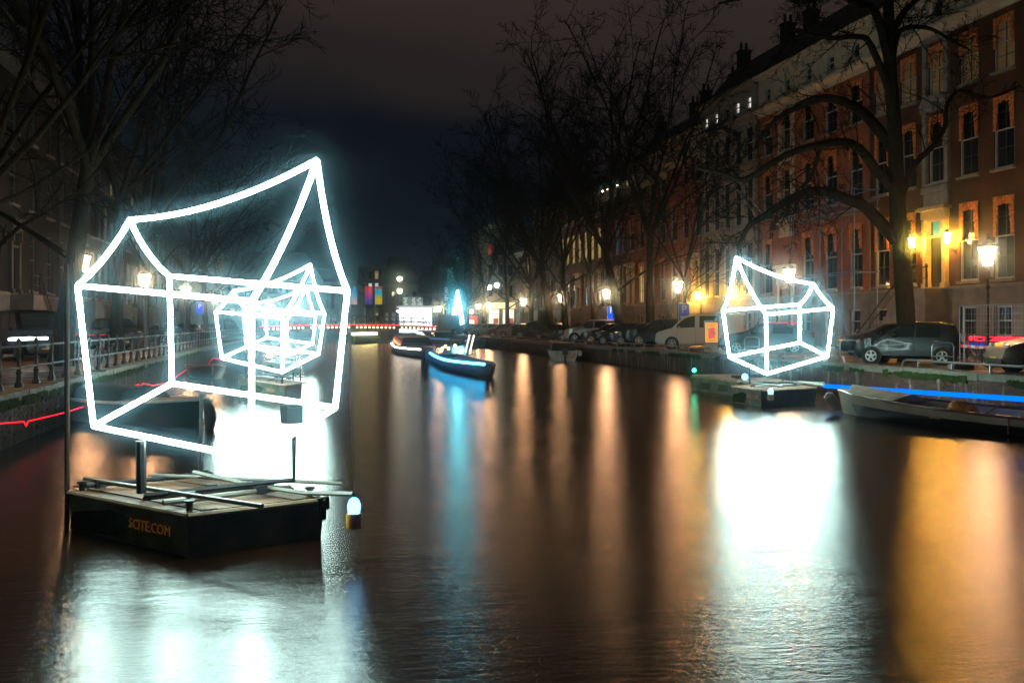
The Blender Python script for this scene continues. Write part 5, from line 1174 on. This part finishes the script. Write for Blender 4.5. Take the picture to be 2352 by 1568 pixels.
# ------------------------------------------------------------------ open boats
def boat(name, label, cat, bow, stern, W, zs, mh, mi, mg=None, fore=.25, sheer=.25, group=None, thw=3, lower=None, deckz=.22, rail=.035):
    bow, stern = Vector((bow[0], bow[1], 0)), Vector((stern[0], stern[1], 0)); L = (stern-bow).length
    t = thing(name, label, cat, bow, atan2((stern-bow).y, (stern-bow).x), group)
    n = 14
    def hb(f): return W/2*(min(1, (f/.38))**.6 if f < .38 else 1-.22*((f-.38)/.62)**2)
    def sh(f): return zs+sheer*(1-f)**2.2+.08*f*f
    hull = MB(); v = []; st = [i/n for i in range(n+1)]
    for f in st:
        w = max(.03, hb(f)); z = sh(f); x = f*L
        v += [(x+.12*(1-f)*0, -w, z), (x+.10*(1-f), -w*.96, z*.55), (x+.2*(1-f), -w*.80, .02), (x+.3*(1-f), -w*.3, -.25), (x+.3*(1-f), w*.3, -.25), (x+.2*(1-f), w*.80, .02), (x+.10*(1-f), w*.96, z*.55), (x, w, z)]
    m = 8; fs = [(i*m+k, i*m+k+1, (i+1)*m+k+1, (i+1)*m+k) for i in range(n) for k in range(m-1)]+[tuple(n*m+k for k in range(m))]
    hull.add(v, fs); me = hull.mesh('hull', mh, True)
    if lower:
        me.materials.append(lower)
        for p in me.polygons:
            if p.center.z < zs*.5: p.material_index = 1
    inst('hull', me, t)
    il = MB(); v = []
    for f in st:
        w = max(.02, hb(f)-.05); z = sh(f)-.03; x = f*L+.06*(1-f); xd = f*L+.26*(1-f)
        v += [(x, -w, z), (xd, -w*.84, deckz), (xd, w*.84, deckz), (x, w, z)]
    il.add(v, [(i*4+k, i*4+k+1, (i+1)*4+k+1, (i+1)*4+k) for i in range(n) for k in range(3)]+[tuple(n*4+k for k in range(4))]); il.build('inner_hull', mi, t, True)
    for s in (-1, 1): MB().tube([(f*L, s*hb(f), sh(f)) for f in st], rail, 6).build('gunwale', mg or M_WOOD, t, 'all')
    MB().tube([(L, -hb(1), sh(1)), (L, hb(1), sh(1))], rail, 6).build('transom_rail', mg or M_WOOD, t)
    if fore:
        v = []; k = [i/6*fore for i in range(7)]
        for f in k: v += [(f*L, -hb(f)*.97, sh(f)+.01), (f*L, 0, sh(f)+.07), (f*L, hb(f)*.97, sh(f)+.01)]
        MB().add(v, [(i*3+j, i*3+j+1, (i+1)*3+j+1, (i+1)*3+j) for i in range(6) for j in (0, 1)]).build('foredeck', mi, t, 'all')
    for i in range(thw):
        f = .38+.55*i/max(1, thw-1)*.95; MB().box((f*L, 0, zs-.1), (.28, hb(f)*1.9, .05)).build('thwart', M_WOOD, t)
    t['_L'] = L; return t, hb, sh, L
# white sloop at right
M_SLW = mat('cream hull strake', (.34, .29, .23), .5, 0, .3, 1.2, .1, 15); M_SLB = mat('black lower hull', (.012, .013, .014), .4); M_VARN = mat('varnished rail', (.16, .045, .025), .3, 0, .3, coat=.5); M_INN = mat('beige inner hull', (.30, .22, .14), .6, 0, .3)
bw = atz(1926, 897, .6); sb = Vector((bw.x+2.7, bw.y-10.2, 0))
t, hb, sh, L = boat('sloop', 'long cream and black open sloop moored below the blue light trail', 'boat', bw, sb, 2.0, .34, M_SLW, M_INN, M_VARN, fore=.16, sheer=.28, deckz=.1, lower=M_SLB, thw=5)
MB().add([(.9, -.55, .62), (2.4, -.8, .46), (2.4, .8, .46), (.9, .55, .62), (.5, 0, .80), (2.5, 0, .66)], [(0, 1, 5, 4), (4, 5, 2, 3), (0, 4, 3), (1, 2, 5)]).build('cuddy_cover', mat('beige canvas', (.45, .36, .24), .8, 0, .3, 3, .3, 20), t, True)
bg_ = MB().sph((4.3, -.5, .46), .24, 9, 6, .8).sph((4.55, -.4, .42), .18, 8, 5, .8).build('orange_bag', mat('orange tarpaulin', (.62, .24, .02), .7, 0, .4, 8, .8, 16), None, True); bg_.matrix_world = Matrix.Translation(t.location) @ Matrix.Rotation(t.rotation_euler.z, 4, 'Z'); tag(bg_, 'crumpled orange tarpaulin bundle in the cream sloop', 'tarpaulin')
for x, s in ((.35, -1), (.2, 1)):
    MB().lathe([(.03, -.3), (.13, -.22), (.15, 0), (.13, .22), (.03, .3)], 10).xf(Matrix.Translation((x, s*.55, .35)) @ Matrix.Rotation(.7, 4, 'X')).build('fender', mat('dirty white fender', (.5, .45, .38), .6), t, True)
MB().bar((6.0, -.99, .05), (6.0, -.99, .4), .02).tube([(5.2, -.8, .4), (5.6, -.75, .62), (8.5, -.75, .60), (9.6, -.7, .58)], .018, 5).build('grab_rail', M_VARN, t)
MB().box((7.2, 0, .36), (2.6, .9, .26)).build('engine_box', M_INN, t)
# white motorboat by the right wall
p = atz(1298, 829, 0); 
t, hb, sh, L = boat('motorboat', 'small white motorboat with windscreen below the silver car', 'boat', (p.x+.9, p.y+4.6), (p.x, p.y), 2.0, .55, mat('white gelcoat', (.50, .47, .43), .35, 0, .2, coat=.4), M_INN, M_WHITE, fore=.4, thw=2, deckz=.2)
MB().add([(L*.42, -.8, .62), (L*.42, .8, .62), (L*.52, .7, 1.12), (L*.52, -.7, 1.12)], [(0, 1, 2, 3)]).add([(L*.42, -.8, .62), (L*.52, -.7, 1.12), (L*.66, -.82, .66)], [(0, 1, 2)]).add([(L*.42, .8, .62), (L*.52, .7, 1.12), (L*.66, .82, .66)], [(0, 1, 2)]).build('windscreen', mat('tinted windscreen', (.12, .10, .09), .1, 0, .2), t)
MB().tube([(L*.45, -.82, .6), (L*.53, -.72, 1.2), (L*.53, .72, 1.2), (L*.45, .82, .6)], .03, 6).build('windscreen_frame', M_WHITE, t)
MB().box((L+.12, .0, .62), (.3, .36, .42)).box((L+.14, 0, .15), (.14, .14, .7)).build('outboard_motor', M_BLACK, t)
MB().sph((L+.02, .95, .5), .14, 8, 5, 1.4).build('fender', M_WHITE, t)
# dark sloop under the biggest light house
p0 = atz(470, 930, .8); p1 = atz(392, 908, .8)
sdir = Vector((-.30, .95, 0)).normalized()
t, hb, sh, L = boat('sloop', 'dark navy sloop with tan foredeck moored behind the biggest barge', 'boat', atz(468, 984, 0), atz(468, 984, 0)+Vector((-3.1, 3.4, 0)), 2.1, .50, mat('navy hull', (.004, .007, .012), .3, 0, .3, coat=.3), mat('tan deck', (.38, .20, .12), .6, 0, .3), mat('white rubbing strake', (.6, .6, .56), .4), fore=.46, sheer=.18, rail=.04)
MB().tube([(-.05, 0, .62), (-.24, .05, .5), (-.32, .05, .25), (-.24, .05, -.02)], [.09, .13, .14, .11], 8).build('bow_fender', M_RUB, t, 'all')
MB().prism([(-.85, .5), (.85, .5), (.5, .82), (0, .9), (-.5, .82)], 'x', L*.5, L*.97).build('cover', mat('dark blue cover', (.012, .018, .03), .8, 0, .3, 4, .5, 12), t, True)
# dark moored boat beside the left wall further on
for px, py, lb, dx in ((500, 872, 'low dark boat by the left wall behind the navy sloop', 0), (585, 826, 'small dark boat tied near the middle light house', 0)):
    p = atz(px, py, 0); boat('rowing_boat', lb, 'boat', (p.x-.2, p.y), (p.x-1.2, p.y+4.5), 1.6, .4, M_SLB, M_INN, M_WOOD, fore=.2, group='dark boats along the left wall')
# tour boats in the middle of the canal; blue and white strips are light trails
def tour_boat(label, a, b, W, strip, es, side, mh, cover=True, extra=None):
    a, b = Vector((a[0], a[1], 0)), Vector((b[0], b[1], 0)); L = (b-a).length
    t, hb, sh, L = boat('tour_boat', label, 'boat', a, b, W, .40, mh, M_HULLR, M_WOOD, fore=.12, sheer=.15, thw=6, group='lit tour boats in the canal')
    st = [strip[0]+(strip[1]-strip[0])*i/12 for i in range(13)]
    MB().tube([(f*L, side*(hb(f)-.05), sh(f)+.09) for f in st], .055, 6).build('light_strip', emis(label[:24], es[0], es[1]), t, 'all')
    if cover:
        MB().add([(L*.3, -W*.42, .7), (L*.85, -W*.42, .7), (L*.85, W*.42, .7), (L*.3, W*.42, .7), (L*.33, -W*.33, 1.35), (L*.83, -W*.33, 1.35), (L*.83, W*.33, 1.35), (L*.33, W*.33, 1.35)], [(0, 1, 5, 4), (1, 2, 6, 5), (2, 3, 7, 6), (3, 0, 4, 7)]).build('cabin_glass', G_DARK, t)
        MB().box((L*.58, 0, 1.40), (L*.53, W*.74, .09)).build('cabin_roof', M_SLW, t)
    return t, L
a = atz(1104, 832, .72); b = atz(986, 804, .72)
tb_, L = tour_boat('tour boat with a bright blue light strip along its side', a+Vector((.4, -.3, 0)), b+Vector((.9, 0, 0)), 2.4, (.03, .97), ((.05, .55, 1.0), 18), 1, mat('black red hull', (.012, .005, .005), .6, spec=.2), cover=False)
M_DECO = emis('boat lanterns', (1, .62, .3), 9)
for i, (x, y, z) in enumerate(((L*.75, .2, .95), (L*.8, -.3, 1.1), (L*.88, .3, .9), (L*.7, -.5, .85), (L*.93, 0, 1.0), (L*.83, .5, .8))): MB().sph((x, y, z), .09, 6, 4).build('lantern', M_DECO, tb_)
for k in range(2):
    q = MB()
    for j in range(7): q.sph((L*(.60-.09*k)+.28*j-.4, -.6, 1.75-.14*j), .055, 5, 3)
    q.bar((L*(.60-.09*k)-.4, -.6, 1.8), (L*(.60-.09*k)+1.4, -.6, .75), .02, 4); q.build('light_chain', emis('boat light chain', (1, .85, .7), 3.5), tb_)
a = atz(955, 797, .8); b = atz(897, 782, .8)
tour_boat('tour boat with a white light strip left of the blue lit one', a+Vector((.6, -.4, 0)), b+Vector((1.2, 0, 0)), 3.0, (.03, .95), ((1, .86, .74), 14), 1, mat('dark navy hull', (.005, .007, .014), .5, spec=.2))
a = atz(1012, 787, .3); b = atz(930, 774, .3); tour_boat('roofed tour boat at the bridge, blue cover on its bow', a+Vector((2.2, 0, 0)), b+Vector((2.4, 0, 0)), 3.2, (.1, .5), ((.15, .4, .9), .9), 1, mat('brown hull', (.06, .03, .025), .5))
for px, py, lb in ((1112, 797, 'dark red covered boat moored along the right wall'), (1050, 783, 'pale small boat moored under the pier')):
    p = atz(px, py, 0); t, hb, sh, L = boat('sloop', lb, 'boat', (p.x-1.1, p.y-3), (p.x-.2, p.y+6), 2.2, .6, mat('dark red hull', (.05, .02, .02), .5), M_INN, M_WHITE, fore=.2, group='boats moored along the right wall')
    MB().tube([(f*L, hb(f)+.03, sh(f)-.08) for f in (.2, .4, .6, .8)], .04, 5).build('light_strip', emis('faint boat strip', (.3, .6, .8), .8), t)
# boat coming through the bridge with a yellow lit cabin
p = P(836, 790, 130); p.z = 0
t, hb, sh, L = boat('tour_boat', 'boat with a yellow lit cabin coming out of the bridge', 'boat', (p.x-1.4, p.y-4), (p.x+1.4, p.y+5), 2.6, .6, mat('olive hull', (.05, .05, .03), .5), M_INN, M_WHITE, fore=.2, group='lit tour boats in the canal')
MB().box((L*.55, 0, 1.15), (L*.5, 2.2, .3)).build('lit_cabin', emis('yellow cabin', (1, .8, .3), 8), t); MB().box((L*.55, 0, 1.4), (L*.56, 2.4, .09)).build('cabin_roof', M_WHITE, t)
# ================================================================== blue scaffold in front of the red brick house
M_SCB = mat('blue scaffold tube', (.10, .19, .42), .45, .3, .3)
yA, yB = atv(1962, 27.6).y, atv(1815, 27.6).y
o = thing('scaffold', 'blue tube scaffold platform in front of the red brick house', 'scaffold', (27.6, yA, QZ+.1))
L = yB-yA; H1_, H2_ = 4.0, 7.2
for yy in (0, L*.5, L):
    for xx in (0, 1.3): MB().bar((xx, yy, 0), (xx, yy, H2_+1.1), .028, 6).build('upright', M_SCB, o)
for z in (H1_, H2_, H2_+.5, H2_+1.05):
    for xx in (0, 1.3): MB().bar((xx, -.2, z), (xx, L+.2, z), .026, 6).build('ledger', M_SCB, o)
    for yy in (0, L*.5, L): MB().bar((-.1, yy, z-.03), (1.4, yy, z-.03), .024, 6).build('transom', M_SCB, o)
for (a, b) in (((0, 0, .2), (0, L*.5, H1_)), ((0, L*.5, H1_), (0, 0, H2_)), ((0, L, .2), (0, L*.5, H1_)), ((0, L*.5, H1_), (0, L, H2_)), ((0, 0, H2_), (0, L*.5, H2_+1.05))): MB().bar(a, b, .022, 6).build('brace', M_SCB, o)
for k in range(5): MB().box((.13+.26*k, L/2, H2_+.04), (.24, L+.2, .045)).build('scaffold_board', mat('scaffold board', (.10, .10, .12), .8, 0, .3), o)
# ================================================================== light houses
NEON = emis('white light tube', (.68, 1.0, .92), 54)
M_CLAMP = mat('tube joint sleeve', (.5, .52, .5), .4)
def bez(a, b, sag, n=10):
    a, b = Vector(a), Vector(b)
    return [a.lerp(b, t/n) + Vector(sag)*4*(t/n)*(1-t/n) for t in range(n+1)]
def light_house(label, pts, r):
    # pts: dict of world points  bl bn br bb (base left, near, right, back)  el en er eb (eaves)  pl pr (ridge ends)
    q = {k: Vector(v) for k, v in pts.items()}
    org = sum((q[k] for k in ('bl', 'bn', 'br', 'bb')), Vector())/4
    t = thing('light_house', label, 'light sculpture', org, group='house shaped light sculptures on barges')
    e = {k: v-org for k, v in q.items()}
    def tb(name, pth):
        o = MB().tube(pth, r, 10).build(name, NEON, t, 'all')
        if name == 'corner_tube':
            a, b = Vector(pth[0]), Vector(pth[1]); c = a.lerp(b, .62); u = (b-a).normalized()*r*.35
            MB().bar(c-u, c+u, r*1.12, 10).build('joint_sleeve', M_CLAMP, o)
    for a, b in (('bl', 'bn'), ('bn', 'br'), ('br', 'bb'), ('bb', 'bl')): tb('floor_tube', [e[a], e[b]])
    for a, b in (('bl', 'el'), ('bn', 'en'), ('br', 'er'), ('bb', 'eb')): tb('corner_tube', [e[a], e[b]])
    for a, b in (('el', 'en'), ('er', 'eb')): tb('eaves_tube', [e[a], e[b]])
    L = (e['pl']-e['pr']).length
    tb('ridge_tube', bez(e['pl'], e['pr'], (0, 0, -.045*L), 14))
    cl, cr = (e['el']+e['eb'])/2, (e['en']+e['er'])/2
    for a, b, c in (('el', 'pl', cl), ('eb', 'pl', cl), ('en', 'pr', cr), ('er', 'pr', cr)):
        s = (c-(e[a]+e[b])/2); s.z -= .15*(e[b]-e[a]).length
        tb('gable_tube', bez(e[a], e[b], s*.09, 10))
    return t
def Z8(x, y, s=3.5625, ox=1780, oy=600): return ((x/s+ox)*.91875, (y/s+oy)*.91875)
def hp(d, dn, dl, dr, db):
    D = dict(l=dl, n=dn, r=dr, b=db); o = {}
    for k, (x, y) in d.items():
        if k == 'pl': Y = (dl+db)/2
        elif k == 'pr': Y = (dn+dr)/2
        else: Y = D[k[1]]
        o[k] = P(x, y, Y)
    return o
def hp2(d, dn, dl, dr, db):   # ridge runs the other way: tall gable left-near, low gable right-back
    o = hp(d, dn, dl, dr, db)
    o['pl'] = P(*d['pl'], (dr+db)/2); o['pr'] = P(*d['pr'], (dn+dl)/2)
    return o
H1 = light_house('largest white light house leaning over the black barge in the left foreground',
    hp(dict(bl=(215, 978), bn=(578, 1052), br=(770, 936), bb=(395, 880), el=(178, 656), en=(578, 692), er=(798, 668), eb=(389, 634), pl=(298, 505), pr=(728, 368)), 10.8, 12.2, 11.6, 13.1), .030)
# right house: its tall gable faces left, seen turned the other way round
d = dict(bl=Z8(155, 1040), bn=Z8(490, 1190), br=Z8(1028, 1035), bb=Z8(782, 912), el=Z8(98, 628), en=Z8(480, 662), er=Z8(1080, 608), eb=Z8(782, 572))
dd = dict(bn=d['bl'], br=d['bn'], bb=d['br'], bl=d['bb'], en=d['el'], er=d['en'], eb=d['er'], el=d['eb'], pr=Z8(215, 155), pl=Z8(902, 390))
H2 = light_house('white light house on the barge near the right quay', hp(dd, 31.4, 32.4, 29.6, 30.8), .041)
def z4(x, y): return Z8(x, y, 4.127, 500, 620)
d = dict(bl=z4(225, 1135), bn=z4(850, 1280), br=z4(1225, 1090), bb=z4(520, 1000), el=z4(160, 660), en=z4(850, 700), er=z4(1285, 675), eb=z4(455, 610), pl=z4(350, 440), pr=z4(1140, 170))
H3 = light_house('middle sized white light house seen through the big left one', hp(d, 31.5, 33.3, 32.7, 34.5), .04)
d = dict(bl=z4(480, 1010), bn=z4(900, 1110), br=z4(1165, 985), bb=z4(690, 925), el=z4(450, 690), en=z4(900, 735), er=z4(1190, 695), eb=z4(678, 668), pl=z4(590, 560), pr=z4(1100, 390))
H4 = light_house('smallest white light house, farthest along the left quay', hp(d, 51, 53.5, 52.5, 55), .045)
HAZE = .0022
# ================================================================== thin haze, added to give the lights a bloom
m = bpy.data.materials.new('thin haze'); m.use_nodes = True; t = m.node_tree; t.nodes.clear()
pv = N(t, 'ShaderNodeVolumePrincipled'); pv.inputs['Color'].default_value = (.5, .8, 1, 1); pv.inputs['Density'].default_value = HAZE
pv.inputs['Anisotropy'].default_value = .992
o = N(t, 'ShaderNodeOutputMaterial'); lk(t, pv.outputs[0], o.inputs['Volume'])
hz = MB().box((10, 110, 13.5), (420, 360, 31)).build('haze', m); hz['kind'] = 'stuff'
